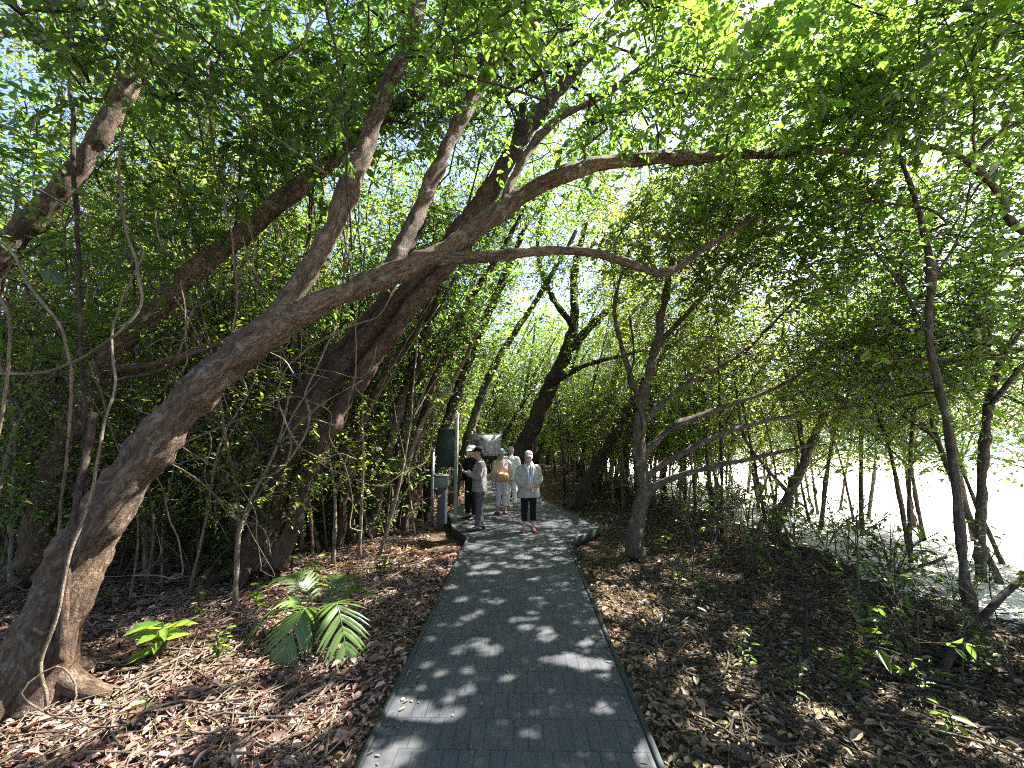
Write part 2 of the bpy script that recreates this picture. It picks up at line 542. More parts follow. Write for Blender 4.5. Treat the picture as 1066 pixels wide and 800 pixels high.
for px, py, Y, r in [(100, 500, 3.5, .14), (135, 465, 3.5, .14), (35, 640, 3.3, .2), (60, 590, 3.4, .14), (155, 430, 3.6, .10), (245, 365, 3.7, .12), (205, 400, 3.65, .10), (120, 375, 5.1, .25), (95, 180, 4.3, .25), (130, 85, 4.4, .2), (60, 215, 4.3, .2),
                     (340, 250, 3.9, .08), (385, 160, 4.1, .10), (285, 340, 3.75, .06), (430, 240, 4.2, .08), (668, 545, 7.0, .16), (672, 518, 7.0, .14), (665, 480, 7.1, .10), (531, 485, 10.8, .3), (550, 466, 8.4, .12), (523, 490, 10, .15), (497, 462, 8.5, .1),
                     (345, 420, 5.8, .08), (400, 330, 5.9, .10), (290, 600, 4.3, .22), (310, 610, 4.2, .16), (385, 630, 4.2, .14), (165, 665, 3.8, .25), (225, 660, 3.8, .12), (268, 620, 4.1, .12), (700, 500, 7, .12), (760, 480, 6.9, .15), (180, 436, 3.5, .12), (165, 468, 3.45, .12), (118, 522, 3.4, .12), (75, 600, 3.3, .14), (48, 690, 3.2, .16), (230, 385, 3.6, .12), (360, 215, 3.9, .1), (60, 210, 4.2, .2),
                     (520, 200, 4.4, .10), (620, 168, 4.6, .12), (690, 160, 4.8, .10), (470, 455, 9.2, .2), (452, 500, 9.3, .2)]:
    GAPS.append((at(px, py, Y), r * 1.35))
_g = np.random.default_rng(3)
for _ in range(330):
    _x, _y = _g.uniform(-8, 5.5), _g.uniform(2, 15)
    if -1.2 < _x < 1.1 and _y < 8:
        continue
    GAPS.append((np.array([_x, _y, _g.uniform(0, 2.0)]), _g.uniform(.02, .10)))
for _ in range(26):
    GAPS.append((np.array([_g.uniform(-.95, .8), 2.2 + 6 * _g.random() ** .8, DECK]), _g.uniform(.02, .055)))
for _ in range(190):
    GAPS.append((np.array([_g.uniform(1.0, 5.5), _g.uniform(2, 9.5), 0.03]), _g.uniform(.03, .11)))
for _ in range(150):
    GAPS.append((np.array([_g.uniform(-9, -2.5), _g.uniform(4.2, 11), _g.uniform(.3, 4.5)]), _g.uniform(.05, .18)))
for _ in range(50):
    GAPS.append((np.array([_g.uniform(-8, 5.5), _g.uniform(2, 15), _g.uniform(0, 3)]), _g.uniform(.04, .13)))


def sunlit_gap(P, extra=.028):
    hit = np.zeros(len(P), bool)
    for s0, r in GAPS:
        q = P - s0
        a = q @ SUN_D
        d2 = (q ** 2).sum(1) - a ** 2
        hit |= (d2 < (r + extra) ** 2) & (a > .3)
    return hit


def keep(P):
    """prune sprays that would sit in the walkway, in the camera's face or before the exposed limbs and the walkers"""
    px, py, d = project(P)
    ok = np.linalg.norm(P - CAM, axis=1) > 1.7
    ok &= ~((np.abs(P[:, 0] + .1) < 1.5) & (P[:, 2] < 2.9) & (P[:, 1] < 15))
    inf = (d > 0.1) & (px > 436) & (px < 628) & (py > 425) & (py < 580) & (d < 13)
    ok &= ~inf
    for line, hw, dep in CLEAR:
        L = np.asarray(line, float)
        a, b = L[:-1], L[1:]
        ab = b - a
        q = np.stack([px, py], -1)
        t = np.clip(((q[:, None] - a[None]) * ab[None]).sum(-1) / (ab ** 2).sum(-1)[None], 0, 1)
        dist = np.linalg.norm(q[:, None] - (a[None] + t[..., None] * ab[None]), axis=-1).min(1)
        hit = (dist < hw) & (d < dep) & (d > .1)
        ok &= ~(hit & (rng.random(len(P)) < .93))
    return ok


def sample_region(c, r, n, clump=-.03, seed=0, scale=.55, prune=True):
    c, r = np.asarray(c, float), np.asarray(r, float)
    out = []
    tot = 0
    while tot < n:
        q = rng.uniform(-1, 1, (n * 3, 3))
        q = q[(q ** 2).sum(1) < 1]
        P = c + q * r
        P = P[np.array([noise.noise((p[0] * scale + seed, p[1] * scale, p[2] * scale * 1.4)) for p in P]) > -clump + .1 * rng.normal(0, 1, len(P))]
        out.append(P); tot += len(P)
    P = np.vstack(out)[:n]
    if prune:
        P = P[keep(P)]
    return P


def link_sprays(mb, limb_nodes, limb_rad, S, twig_len, tip_r=.0026, mat=1, rnd=.5, step=.35):
    """connect every spray base to the nearest branch node; returns spray dirs"""
    n0 = len(limb_nodes)
    d0 = np.array([np.linalg.norm(limb_nodes - s, axis=1).min() for s in S])
    order = np.argsort(d0)
    cap = n0 + int(sum(np.ceil(d0 / step) + 2)) + 10
    N = np.empty((cap, 3)); N[:n0] = limb_nodes
    par = np.full(cap, -1); n = n0
    end = np.zeros(len(S), int)
    dirs = np.zeros((len(S), 3))
    for s in order:
        t = S[s]
        j = int(np.argmin(((N[:n] - t) ** 2).sum(1)))
        v = t - N[j]
        L = np.linalg.norm(v)
        k = max(1, int(math.ceil(L / step)))
        arch = np.array([rng.normal(0, .08), rng.normal(0, .08), rng.uniform(-.02, .14)]) * L
        prev = j
        for i in range(1, k + 1):
            u = i / k
            p = N[j] + v * u + arch * 4 * u * (1 - u)
            if i < k:
                p = p + rng.normal(0, .02, 3)
            N[n] = p; par[n] = prev; prev = n; n += 1
        dv = v / (L + 1e-6) + rng.normal(0, .45, 3) + np.array([0, 0, -.1])
        dv /= np.linalg.norm(dv) + 1e-9
        dirs[s] = dv
        N[n] = t + dv * twig_len[s] + np.array([0, 0, -.10 * twig_len[s]]); par[n] = prev; end[s] = n; n += 1
    cnt = np.zeros(n)
    ch = [[] for _ in range(n)]
    for i in range(n0, n):
        ch[par[i]].append(i)
    for i in range(n - 1, n0 - 1, -1):
        if not ch[i]:
            cnt[i] = 1
        if par[i] >= 0:
            cnt[par[i]] += cnt[i]
    rad = tip_r * np.maximum(cnt, 1) ** .44
    starts = [(j, c) for j in range(n0) for c in ch[j]]
    while starts:
        p, c = starts.pop()
        idx = [p, c]
        while ch[c]:
            m = max(ch[c], key=lambda k: cnt[k])
            starts += [(c, k) for k in ch[c] if k != m]
            c = m
            idx.append(c)
        R = rad[idx].copy()
        R[0] = R[1] if len(R) > 1 else R[0]
        if p < n0:
            R = np.minimum(R, limb_rad[p] * .8)
        R[-1] = tip_r * .5
        sides = 6 if R[0] > .02 else (4 if R[0] > .008 else 3)
        mb.tube(N[idx], R, sides, mat, rnd, cap=False, seed=p % 17)
    return dirs


def spray_leaves(mb, S, D, tl, nl, leaf, mat=0, spread=1.0, droop=.2, base=None):
    m = len(S)
    if m == 0:
        return
    side0 = np.cross(D, np.array([0, 0, 1.0])) + 1e-6
    side0 /= np.linalg.norm(side0, axis=1)[:, None]
    i = np.arange(nl)
    t = (i + .6) / nl
    P = S[:, None] + D[:, None] * (tl[:, None] * t[None])[..., None]
    P[..., 2] -= .10 * tl[:, None] * t[None] ** 2
    sg = np.where(i % 2 == 0, 1.0, -1.0)
    dr = D[:, None] * (.45 + .7 * (t[None, :, None] > .9)) + side0[:, None] * sg[None, :, None] * spread * (1 - .6 * (t[None, :, None] > .9))
    dr = dr + rng.normal(0, .38, (m, nl, 3)) + np.array([0, 0, -droop])
    N = np.array([0, 0, 1.0]) + rng.normal(0, .5, (m, nl, 3))
    L = leaf[0] * rng.choice([.62, .85, 1.1, 1.6], m, p=[.25, .35, .28, .12])[:, None] * rng.uniform(.5, 1.25, (m, nl))
    W = L * leaf[1] * 1.25 * rng.uniform(.85, 1.15, (m, nl))
    rr = np.clip(np.repeat(rng.normal(.45, .18, m)[:, None], nl, 1) + rng.normal(0, .2, (m, nl)), 0, 1)
    kp = rng.random(m * nl) > .08
    if base is not None:
        dn = dr / (np.linalg.norm(dr, axis=-1, keepdims=True) + 1e-9)
        kp &= ~sunlit_gap((P + dn * (L * .5)[..., None]).reshape(-1, 3) + base)
    mb.leaves(P.reshape(-1, 3)[kp], dr.reshape(-1, 3)[kp], N.reshape(-1, 3)[kp], L.ravel()[kp], W.ravel()[kp], mat, rr.ravel()[kp])


def tree(name, label, cat, limbs, regions, leaf=(.11, .48), nl=13, bark=None, leafm=None, group=None, twig=(.35, .7), prune=True, flute=.0, roots=0, crown='crown', tip_r=.0026):
    """limbs: list of (part name, [(x,y,z,r)...]) in world metres; regions: (centre, radii, sprays)"""
    bark = bark or M_BARK_G; leafm = leafm or M_LEAF
    base = np.asarray(limbs[0][1][0][:3], float)
    root = thing(name, label, cat, base, 0, group)
    nodes, nrad = [], []
    for k, (pname, pts) in enumerate(limbs):
        P = smooth_path(np.asarray(pts, float), .06 if prune else .12, (.014 if np.max(np.asarray(pts)[:, 3]) > .1 else .006) if len(pts) > 2 else 0)
        P[:, :3] -= base
        r = np.maximum(P[:, 3], .004)
        mb = MB()
        big = r.max() > .06
        if k == 0:
            s = np.concatenate([[0], np.cumsum(np.linalg.norm(np.diff(P[:, :3], axis=0), axis=1))])
            r = r * (1 + .18 * np.exp(-s / .3))
        mb.tube(P[:, :3], r, (26 if prune else 12) if big else 10, 0, .5, .04 if big else .07, flute if k == 0 or big else flute * .5, seed=k + len(label), disp=.30 if prune else .25)
        if k == 0 and roots:
            r0 = r[0]
            for q in range(roots):
                a = q / roots * 2 * PI + rng.uniform(-.3, .3)
                ln = rng.uniform(.5, 1.3)
                u = np.linspace(0, 1, 6)
                aa = a + rng.uniform(-.5, .5) * u
                x = np.cos(aa) * (r0 * .4 + ln * u); y = np.sin(aa) * (r0 * .4 + ln * u)
                z = np.array([gz(base[0] + xx, base[1] + yy) for xx, yy in zip(x, y)]) - base[2] + .28 * (1 - u) ** 3 - .05 * u
                mb.tube(smooth_path(np.stack([x, y, z], -1), .1), np.interp(np.linspace(0, 1, len(smooth_path(np.stack([x, y, z], -1), .1))), [0, 1], [r0 * .42, .02]), 8, 0, .5, .08, seed=q)
        mb.build(pname, bark, root)
        nodes.append(P[:, :3]); nrad.append(r)
    nodes = np.vstack(nodes); nrad = np.concatenate(nrad)
    if regions:
        S = np.vstack([sample_region(c, r, int(n * (DENS if prune else 1)), seed=len(label) + i, prune=prune) for i, (c, r, n) in enumerate(regions)])
        if prune:
            S = S[~sunlit_gap(S, .03)]
        S = S - base
        mb = MB()
        tl = rng.uniform(twig[0], twig[1], len(S))
        # only branch from the thinner half of the wood
        use = nodes[:, 2] > min(1.2, nodes[:, 2].max() * .35)
        D = link_sprays(mb, nodes[use], nrad[use], S, tl, tip_r)
        spray_leaves(mb, S, D, tl, int(nl * 1.35) if prune else nl, (leaf[0] * LF, leaf[1]), base=base if prune else None)
        mb.build(crown, [leafm, bark if bark is M_BARK_D else M_TWIG], root)
    return root


def limb_px(pts, k=.70):
    """[(px,py,Y,width_px)] -> [(x,y,z,r)]"""
    out = []
    for px, py, Y, w in pts:
        p = at(px, py, Y)
        out.append((*p, w * k / 2 / F_PX * Y))
    return out


# ---- which limbs the photograph shows bare
T1 = [(30, 735, 3.40, 80), (52, 660, 3.42, 74), (95, 560, 3.48, 64), (150, 478, 3.56, 56), (215, 400, 3.68, 52), (275, 350, 3.8, 48), (340, 312, 3.95, 34), (405, 286, 4.1, 34), (462, 262, 4.25, 30),
      (515, 225, 4.4, 28), (570, 190, 4.55, 25), (640, 168, 4.7, 22), (720, 164, 4.85, 19), (800, 160, 5.0, 13), (885, 158, 5.1, 8), (960, 172, 5.1, 5)]
T1B = [(272, 352, 3.8, 36), (312, 296, 3.86, 31), (345, 240, 3.95, 29), (372, 175, 4.05, 27), (398, 105, 4.15, 24), (425, 40, 4.25, 22), (450, -40, 4.4, 19), (480, -140, 4.6, 14)]
T1C = [(405, 284, 4.12, 26), (430, 232, 4.3, 24), (455, 175, 4.45, 21), (485, 115, 4.6, 20), (520, 60, 4.7, 17), (565, 15, 4.8, 14), (620, -30, 4.9, 11)]
T1D = [(455, 270, 4.22, 22), (520, 267, 4.3, 16), (575, 261, 4.45, 14), (625, 265, 4.6, 13), (690, 284, 4.8, 12), (735, 258, 4.95, 9), (790, 225, 5.2, 6)]
T1E = [(520, 222, 4.42, 16), (545, 165, 4.6, 14), (580, 125, 4.8, 12), (640, 92, 5.0, 10), (700, 40, 5.2, 8), (750, -20, 5.4, 6)]
T2 = [(262, 592, 6.0, 40), (285, 510, 6.0, 42), (315, 440, 6.0, 40), (360, 380, 6.0, 34), (425, 305, 6.1, 32), (490, 225, 6.2, 27), (540, 150, 6.3, 24), (590, 85, 6.4, 20), (640, 30, 6.5, 15)]
T2B = [(290, 590, 5.9, 26), (322, 500, 5.9, 26), (352, 430, 5.9, 25), (395, 365, 5.9, 28), (438, 308, 6.0, 24), (480, 258, 6.2, 20), (530, 170, 6.4, 17), (545, 110, 6.6, 14)]
T2C = [(238, 580, 6.1, 22), (258, 500, 6.1, 24), (298, 432, 6.1, 22), (345, 372, 6.15, 22), (400, 310, 6.2, 18), (440, 230, 6.4, 14)]
T3 = [(30, 590, 5.2, 30), (60, 480, 5.2, 30), (105, 385, 5.2, 28), (160, 322, 5.3, 30), (225, 265, 5.4, 28), (290, 212, 5.5, 26), (345, 165, 5.6, 24), (410, 112, 5.7, 22), (490, 70, 5.8, 18), (550, 30, 5.9, 14)]
T4 = [(-95, 600, 4.2, 44), (-55, 420, 4.2, 40), (-5, 275, 4.25, 34), (55, 205, 4.35, 30), (98, 150, 4.4, 27), (135, 88, 4.5, 23), (180, 10, 4.6, 18), (240, -70, 4.8, 12)]
for L, hw in ((T1, 30), (T1B, 24), (T1C, 14), (T1D, 13), (T1E, 8), (T2, 38), (T2B, 26), (T3, 17), (T4, 17)):
    CLEAR.append(([(p[0], p[1]) for p in L], hw, max(q[2] for q in L) + .2))
TC = [(662, 578, 7.2, 27), (662, 545, 7.2, 22), (670, 512, 7.2, 20), (665, 470, 7.2, 20), (668, 420, 7.3, 15), (685, 350, 7.4, 12), (700, 270, 7.6, 9)]
TA = [(530, 494, 12.6, 30), (550, 455, 12.6, 25), (573, 403, 12.6, 21), (590, 365, 12.6, 18), (598, 330, 12.7, 13), (598, 285, 12.8, 10), (610, 230, 12.9, 7)]
TB = [(597, 529, 11.6, 26), (612, 500, 11.6, 17), (632, 468, 11.6, 15), (652, 430, 11.6, 14), (680, 385, 11.7, 11), (712, 340, 11.8, 9), (750, 280, 12, 6)]
TE = [(1016, 655, 4.5, 13), (1003, 590, 4.5, 11), (994, 500, 4.5, 11), (983, 430, 4.55, 10), (967, 350, 4.6, 9), (969, 280, 4.7, 8), (955, 215, 4.8, 7), (935, 160, 4.9, 5)]
TF = [(1022, 606, 6.0, 17), (1022, 520, 6.0, 15), (1027, 440, 6.0, 15), (1040, 380, 6.1, 13), (1066, 335, 6.2, 11), (1100, 280, 6.4, 8)]
TD = [(806, 552, 9.1, 16), (822, 515, 9.1, 14), (838, 480, 9.1, 12), (852, 445, 9.2, 11), (872, 400, 9.3, 9), (905, 360, 9.5, 7), (930, 300, 9.8, 5)]
for L, hw, dep in ((TC[:5], 14, 7), (TA[:5], 16, 12.5), (TB[:4], 14, 11.5), (TE, 8, 4.7), (TF[:4], 10, 6), (TD[:4], 9, 9)):
    CLEAR.append(([(p[0], p[1]) for p in L], hw, dep))

# ------------------------------------------------------------------ the trees one can tell apart
tree('leaning_tree', 'thick brown trunk leaning from the bottom left corner and arching over the boardwalk', 'tree',
     [('trunk', limb_px(T1)), ('limb', limb_px(T1B)), ('limb', limb_px(T1C)), ('limb', limb_px(T1D)), ('limb', limb_px(T1E))],
     [((0.4, 4.6, 6.6), (2.8, 1.9, 1.2), 560), ((-1.9, 4.4, 6.8), (2.0, 1.9, 1.3), 340), ((2.6, 5.3, 6.3), (2.3, 1.8, 1.1), 430), ((.5, 3.0, 5.5), (2.3, 1.1, .75), 230), ((4.2, 5.4, 5.3), (1.6, 1.4, .9), 170)],
     (.115, .5), 12, M_BARK, M_LEAF, flute=.09, roots=4)
tree('fluted_tree', 'dark reddish fluted trunk of merged stems behind the arching tree', 'tree',
     [('trunk', limb_px(T2, 0.66)), ('stem', limb_px(T2B, 0.62)), ('stem', limb_px(T2C, 0.62))],
     [((1.3, 6.5, 8.0), (1.3, 1.0, .8), 150), ((2.2, 6.9, 7.6), (1.2, 1.0, .8), 110), ((.4, 7.0, 8.2), (3.2, 2.4, 1.8), 900), ((-2.2, 6.6, 7.6), (2.4, 2, 1.8), 480), ((3.2, 7.6, 7.4), (2.2, 2.2, 1.5), 480)],
     (.10, .5), 12, M_BARK_R, M_LEAF, flute=.16, roots=5)
tree('slanting_tree', 'brown bare trunk slanting up to the right behind the arching tree, broken stub below', 'tree',
     [('trunk', limb_px(T3, 0.7)), ('branch', limb_px([(105, 385, 5.2, 16), (150, 382, 5.1, 12), (205, 366, 5.0, 9), (245, 352, 4.9, 6)]))],
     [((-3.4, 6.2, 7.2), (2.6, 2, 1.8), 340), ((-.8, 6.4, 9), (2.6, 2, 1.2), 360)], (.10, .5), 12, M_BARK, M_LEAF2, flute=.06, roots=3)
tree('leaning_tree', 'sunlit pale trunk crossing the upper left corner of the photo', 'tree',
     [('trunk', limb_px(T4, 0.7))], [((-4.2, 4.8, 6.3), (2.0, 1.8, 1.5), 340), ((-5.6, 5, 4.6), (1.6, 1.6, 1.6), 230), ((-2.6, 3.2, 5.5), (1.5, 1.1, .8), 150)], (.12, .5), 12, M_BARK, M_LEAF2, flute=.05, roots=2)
tree('forked_tree', 'dark leaning tree forking just behind the woman in black trousers', 'tree',
     [('trunk', limb_px(TA, 0.72)), ('limb', limb_px([(590, 368, 12.6, 13), (625, 330, 12.5, 11), (665, 300, 12.5, 9), (720, 262, 12.4, 7), (770, 215, 12.3, 4)])),
      ('limb', limb_px([(578, 398, 12.6, 9), (605, 382, 12.4, 8), (640, 372, 12.3, 6), (690, 360, 12.2, 4)])),
      ('limb', limb_px([(596, 340, 12.7, 9), (570, 300, 12.8, 8), (560, 250, 12.9, 6), (575, 190, 13, 4)]))],
     [((2.6, 12.8, 7.6), (4, 2.6, 2.4), 620), ((.6, 13.2, 9.6), (3.4, 2.4, 2), 420)], (.12, .5), 11, M_BARK_D, M_LEAF3, flute=.06, roots=3, twig=(.4, .9))
tree('leaning_tree', 'dark short leaning trunk at the right rear edge of the boardwalk platform', 'tree',
     [('trunk', limb_px(TB)), ('limb', limb_px([(652, 430, 11.6, 9), (690, 415, 11.4, 7), (740, 380, 11.2, 5), (800, 350, 11, 3)]))],
     [((4.6, 11.6, 6.2), (3, 2.2, 2.4), 620)], (.12, .5), 11, M_BARK_D, M_LEAF3, flute=.08, roots=3, twig=(.4, .9))
tree('spreading_tree', 'crooked grey tree with low branches sweeping right, just right of the boardwalk', 'tree',
     [('trunk', limb_px(TC, 0.66)),
      ('limb', limb_px([(671, 516, 7.2, 13), (690, 502, 7.1, 10), (735, 488, 7.0, 8), (790, 476, 6.9, 6), (850, 462, 6.9, 4)], .68)),
      ('limb', limb_px([(667, 500, 7.2, 11), (700, 478, 7.1, 9), (745, 455, 7.0, 8), (800, 438, 6.9, 6), (890, 425, 6.9, 4)], .68)),
      ('limb', limb_px([(667, 478, 7.2, 11), (700, 445, 7.3, 9), (750, 425, 7.4, 7), (815, 400, 7.5, 5), (880, 355, 7.6, 3)], .68)),
      ('limb', limb_px([(668, 440, 7.3, 10), (715, 400, 7.3, 8), (770, 370, 7.4, 6), (830, 310, 7.5, 4)], .68)),
      ('limb', limb_px([(668, 425, 7.3, 9), (650, 370, 7.4, 7), (640, 320, 7.5, 6), (655, 260, 7.6, 4)], .68)),
      ('limb', limb_px([(680, 365, 7.4, 9), (730, 310, 7.5, 7), (780, 250, 7.6, 5), (850, 200, 7.7, 3)], .68))],
     [((4.2, 7.4, 5.2), (2.7, 1.9, 1.9), 800), ((2.6, 7.6, 5.6), (2, 1.6, 1.6), 480), ((4.6, 7.2, 3.3), (2.2, 1.4, 1.1), 560), ((3.6, 8.2, 7.0), (2.4, 1.8, 1.2), 360)],
     (.095, .5), 13, M_BARK_G, M_LEAF3, flute=.12, roots=0)
tree('slender_tree', 'thin S-curved sapling trunk at right standing before the bright beach', 'tree',
     [('trunk', limb_px(TE)), ('branch', limb_px([(968, 300, 4.7, 4), (1000, 240, 4.7, 3), (1010, 190, 4.7, 2)])), ('branch', limb_px([(967, 350, 4.6, 4), (940, 300, 4.7, 3), (900, 250, 4.8, 2)]))],
     [((4.3, 5.2, 5.0), (1.4, 1.2, 1.2), 420), ((5.0, 5.0, 3.6), (1.0, .9, .8), 110), ((5.0, 5.8, 3.0), (1.4, .9, .8), 230)], (.11, .52), 11, M_BARK_G, M_LEAF)
tree('slender_tree', 'grey trunk at the right edge with a level branch across the beach', 'tree',
     [('trunk', limb_px(TF, .5)), ('branch', limb_px([(1030, 425, 6.0, 7), (1060, 385, 5.7, 7), (1075, 374, 5.4, 6), (990, 374, 5.3, 5), (885, 376, 5.3, 3)]))],
     [((7.2, 6.6, 5.4), (2.2, 1.8, 1.6), 800), ((6.4, 6.2, 3.5), (1.5, 1.2, .9), 330)], (.11, .5), 12, M_BARK_G, M_LEAF)
tree('slender_tree', 'leaning grey trunk at the edge of the sand, branching toward the sea', 'tree',
     [('trunk', limb_px(TD, 0.66)), ('branch', limb_px([(838, 480, 9.1, 7), (830, 430, 9.1, 6), (815, 370, 9.2, 5), (820, 300, 9.4, 3)])), ('branch', limb_px([(822, 515, 9.1, 6), (800, 490, 9.0, 5), (775, 455, 9.0, 4), (765, 400, 9, 3)]))],
     [((5.6, 8.6, 3.1), (1.6, 1.1, .8), 260), ((6.2, 9.6, 5.0), (2.4, 1.7, 1.8), 620), ((7.6, 9.4, 3.5), (1.6, 1.3, 1.1), 220), ((5.2, 9.4, 7.2), (2.2, 1.8, 1.3), 320)], (.10, .5), 12, M_BARK_G, M_LEAF3)
tree('overhanging_tree', 'tree outside the frame reaching a forked branch into the top right corner', 'tree',
     [('trunk', [(7.6, 3.4, gz(7.6, 3.4), .16), (7.5, 3.6, 1.6, .14), (7.2, 4.0, 3.2, .12), (6.7, 4.4, 4.2, .09)] + limb_px([(1066, 240, 4.7, 11), (1035, 195, 4.75, 9), (1005, 165, 4.8, 8), (960, 150, 4.9, 6), (880, 138, 5.0, 4)])),
      ('limb', limb_px([(1010, 170, 4.8, 7), (1035, 142, 4.7, 7), (1085, 115, 4.6, 6), (1150, 60, 4.6, 5)])),
      ('limb', [(7.2, 4.0, 3.2, .09), (7.6, 4.6, 4.6, .07), (8.0, 5.4, 6.2, .05), (8.2, 6.2, 7.6, .03)])],
     [((5.4, 4.8, 6.0), (2.2, 1.4, 1.2), 300), ((7.6, 5.2, 6.8), (2.2, 2.0, 1.8), 850), ((9.6, 4.6, 6.2), (2.0, 2.2, 1.8), 420), ((3.4, 3.6, 5.6), (1.8, 1.1, .7), 230)], (.12, .5), 12, M_BARK_G, M_LEAF)

LS = [([(418, 540, 9, 15), (432, 470, 9, 13), (455, 385, 9, 12), (485, 320, 9.1, 10), (522, 262, 9.2, 8), (560, 190, 9.4, 5)], M_BARK_R), ([(440, 528, 10, 17), (463, 450, 10, 15), (488, 375, 10, 13), (520, 300, 10.2, 11), (548, 235, 10.4, 7)], M_BARK_D),
      ([(385, 545, 8.4, 14), (405, 465, 8.4, 13), (432, 380, 8.4, 12), (455, 310, 8.5, 10), (500, 230, 8.7, 6)], M_BARK_G), ([(352, 560, 7.6, 13), (365, 480, 7.6, 12), (395, 400, 7.6, 10), (440, 330, 7.7, 8), (470, 250, 7.8, 5)], M_BARK_R),
      ([(470, 520, 12, 14), (492, 440, 12, 12), (515, 380, 12, 10), (560, 310, 12.2, 8), (600, 240, 12.4, 5)], M_BARK_G), ([(400, 540, 8.8, 8), (440, 440, 8.8, 8), (470, 400, 8.9, 7), (500, 340, 9, 5)], M_BARK_P)]
for L, bk in LS:
    e = at(*L[-1][:3])
    tree('slim_tree', 'slim trunk leaning right among others behind the signs and the group of people', 'tree', [('trunk', limb_px([(L[0][0], CY + 46 + F_PX * CAM_Z / L[0][2], L[0][2], L[0][3])] + L[1:]))],
         [((e[0], e[1] + .3, e[2] + .4), (1.5, 1.3, 1.1), 150), ((e[0] - .8, e[1] + .2, e[2] - .8), (1.2, 1.0, .8), 80)], (.11, .5), 11, bk, [M_LEAF, M_LEAF3][L[0][0] % 2], 'leaning trunks behind the signs', flute=.06)
# trees outside the frame whose crowns shade the foreground
tree('shore_tree', 'tree on the beach edge outside the right of the frame shading the foreground', 'tree',
     [('trunk', [(8.2, 1.0, gz(8.2, 1), .2), (8.0, 1.2, 2.2, .17), (8.1, 1.6, 4.4, .13), (8.4, 2.0, 6.5, .06)]), ('limb', [(8.0, 1.3, 2.8, .1), (7.0, 2.0, 4.6, .07), (6.2, 2.6, 5.8, .04)])],
     [((7.0, 2.6, 6.6), (2.4, 2.0, 1.3), 560), ((9.2, 2.8, 6.6), (2.2, 2.2, 1.6), 460), ((4.6, 1.6, 6.6), (2.0, 1.5, .8), 300)], (.13, .5), 12, M_BARK_G, M_LEAF)


# ------------------------------------------------------------------ background trees, saplings, shrubs: prototypes and copies
def proto_tree(h, r, lean, crown, n, leaf, bark, leafm, name='forest_tree', nl=11):
    pts = []
    bx, by = rng.uniform(-.2, .2), rng.uniform(-.2, .2)
    for i in range(7):
        u = i / 6
        pts.append((lean * u ** 1.3 + rng.normal(0, .10) * (i > 0) * h / 8 + bx * math.sin(u * 5), by * math.sin(u * 4) + rng.normal(0, .07) * (i > 0), h * u, r * (1 - .75 * u)))
    pts[0] = (0, 0, -.08, r)
    limbs = [('trunk', pts)]
    for k in range(rng.integers(1, 4)):
        i = int(rng.integers(2, 5))
        p = np.array(pts[i]); a = rng.uniform(-1.3, 1.3)
        L = h * rng.uniform(.3, .5)
        q = [(*p[:3], p[3] * .7)]
        for u in (.33, .66, 1):
            q.append((p[0] + math.cos(a) * L * .6 * u, p[1] + math.sin(a) * L * .6 * u, p[2] + L * .8 * u ** .9, p[3] * .7 * (1 - .75 * u)))
        limbs.append(('limb', q))
    tx, ty, tz = pts[-1][:3]
    regs = [((tx * .9, ty, h * .92), (crown, crown * .9, h * .22), int(n * .5)), ((tx * .6 + crown * .4, ty, h * .68), (crown * .9, crown * .8, h * .2), int(n * .3)), ((tx * .5 - crown * .3, ty + .2, h * .55), (crown * .7, crown * .7, h * .22), int(n * .2))]
    t = tree(name, 'x', 'tree', limbs, regs, leaf, nl, bark, leafm, prune=False, flute=.05, twig=(.35, .8))
    return t


P_TREE = [proto_tree(8.5, .17, 2.6, 2.2, 400, (.125, .5), M_BARK_G, M_LEAF), proto_tree(7.5, .13, 3.0, 2.0, 360, (.125, .5), M_BARK_R, M_LEAF2),
          proto_tree(9.5, .20, 1.8, 2.4, 430, (.135, .5), M_BARK_G, M_LEAF3), proto_tree(7.0, .12, 2.2, 1.9, 340, (.125, .5), M_BARK_D, M_LEAF)]
P_SAP = [proto_tree(5.5, .022, .9, 1.0, 110, (.105, .5), M_BARK_P, M_LEAF3, 'sapling', 9), proto_tree(6.5, .028, 1.3, 1.1, 120, (.105, .5), M_VINE, M_LEAF, 'sapling', 9),
         proto_tree(4.6, .02, .5, .9, 100, (.10, .5), M_BARK_P, M_LEAF, 'sapling', 9), proto_tree(7.2, .038, 1.7, 1.2, 130, (.105, .5), M_BARK_D, M_LEAF2, 'sapling', 9),
         proto_tree(5.0, .016, 1.0, .8, 70, (.10, .5), M_VINE, M_LEAF3, 'sapling', 9)]


def proto_shrub(h, n, leaf, leafm, nl=9):
    stems = []
    for k in range(4):
        a = rng.uniform(0, 2 * PI); s = rng.uniform(.15, .45) * h
        stems.append(('stem', [(0, 0, -.05, .014), (math.cos(a) * s * .4, math.sin(a) * s * .4, h * .4, .011), (math.cos(a) * s, math.sin(a) * s, h * rng.uniform(.7, 1), .006)]))
    return tree('shrub', 'x', 'shrub', stems, [((0, 0, h * .62), (h * .55, h * .5, h * .42), n)], leaf, nl, M_TWIG, leafm, prune=False, twig=(.2, .4), crown='foliage', tip_r=.0025)


P_SHRUB = [proto_shrub(1.3, 60, (.11, .45), M_LEAF2), proto_shrub(1.0, 45, (.10, .5), M_LEAF), proto_shrub(1.7, 80, (.12, .42), M_LEAF2), proto_shrub(.8, 30, (.12, .45), M_LEAF3)]


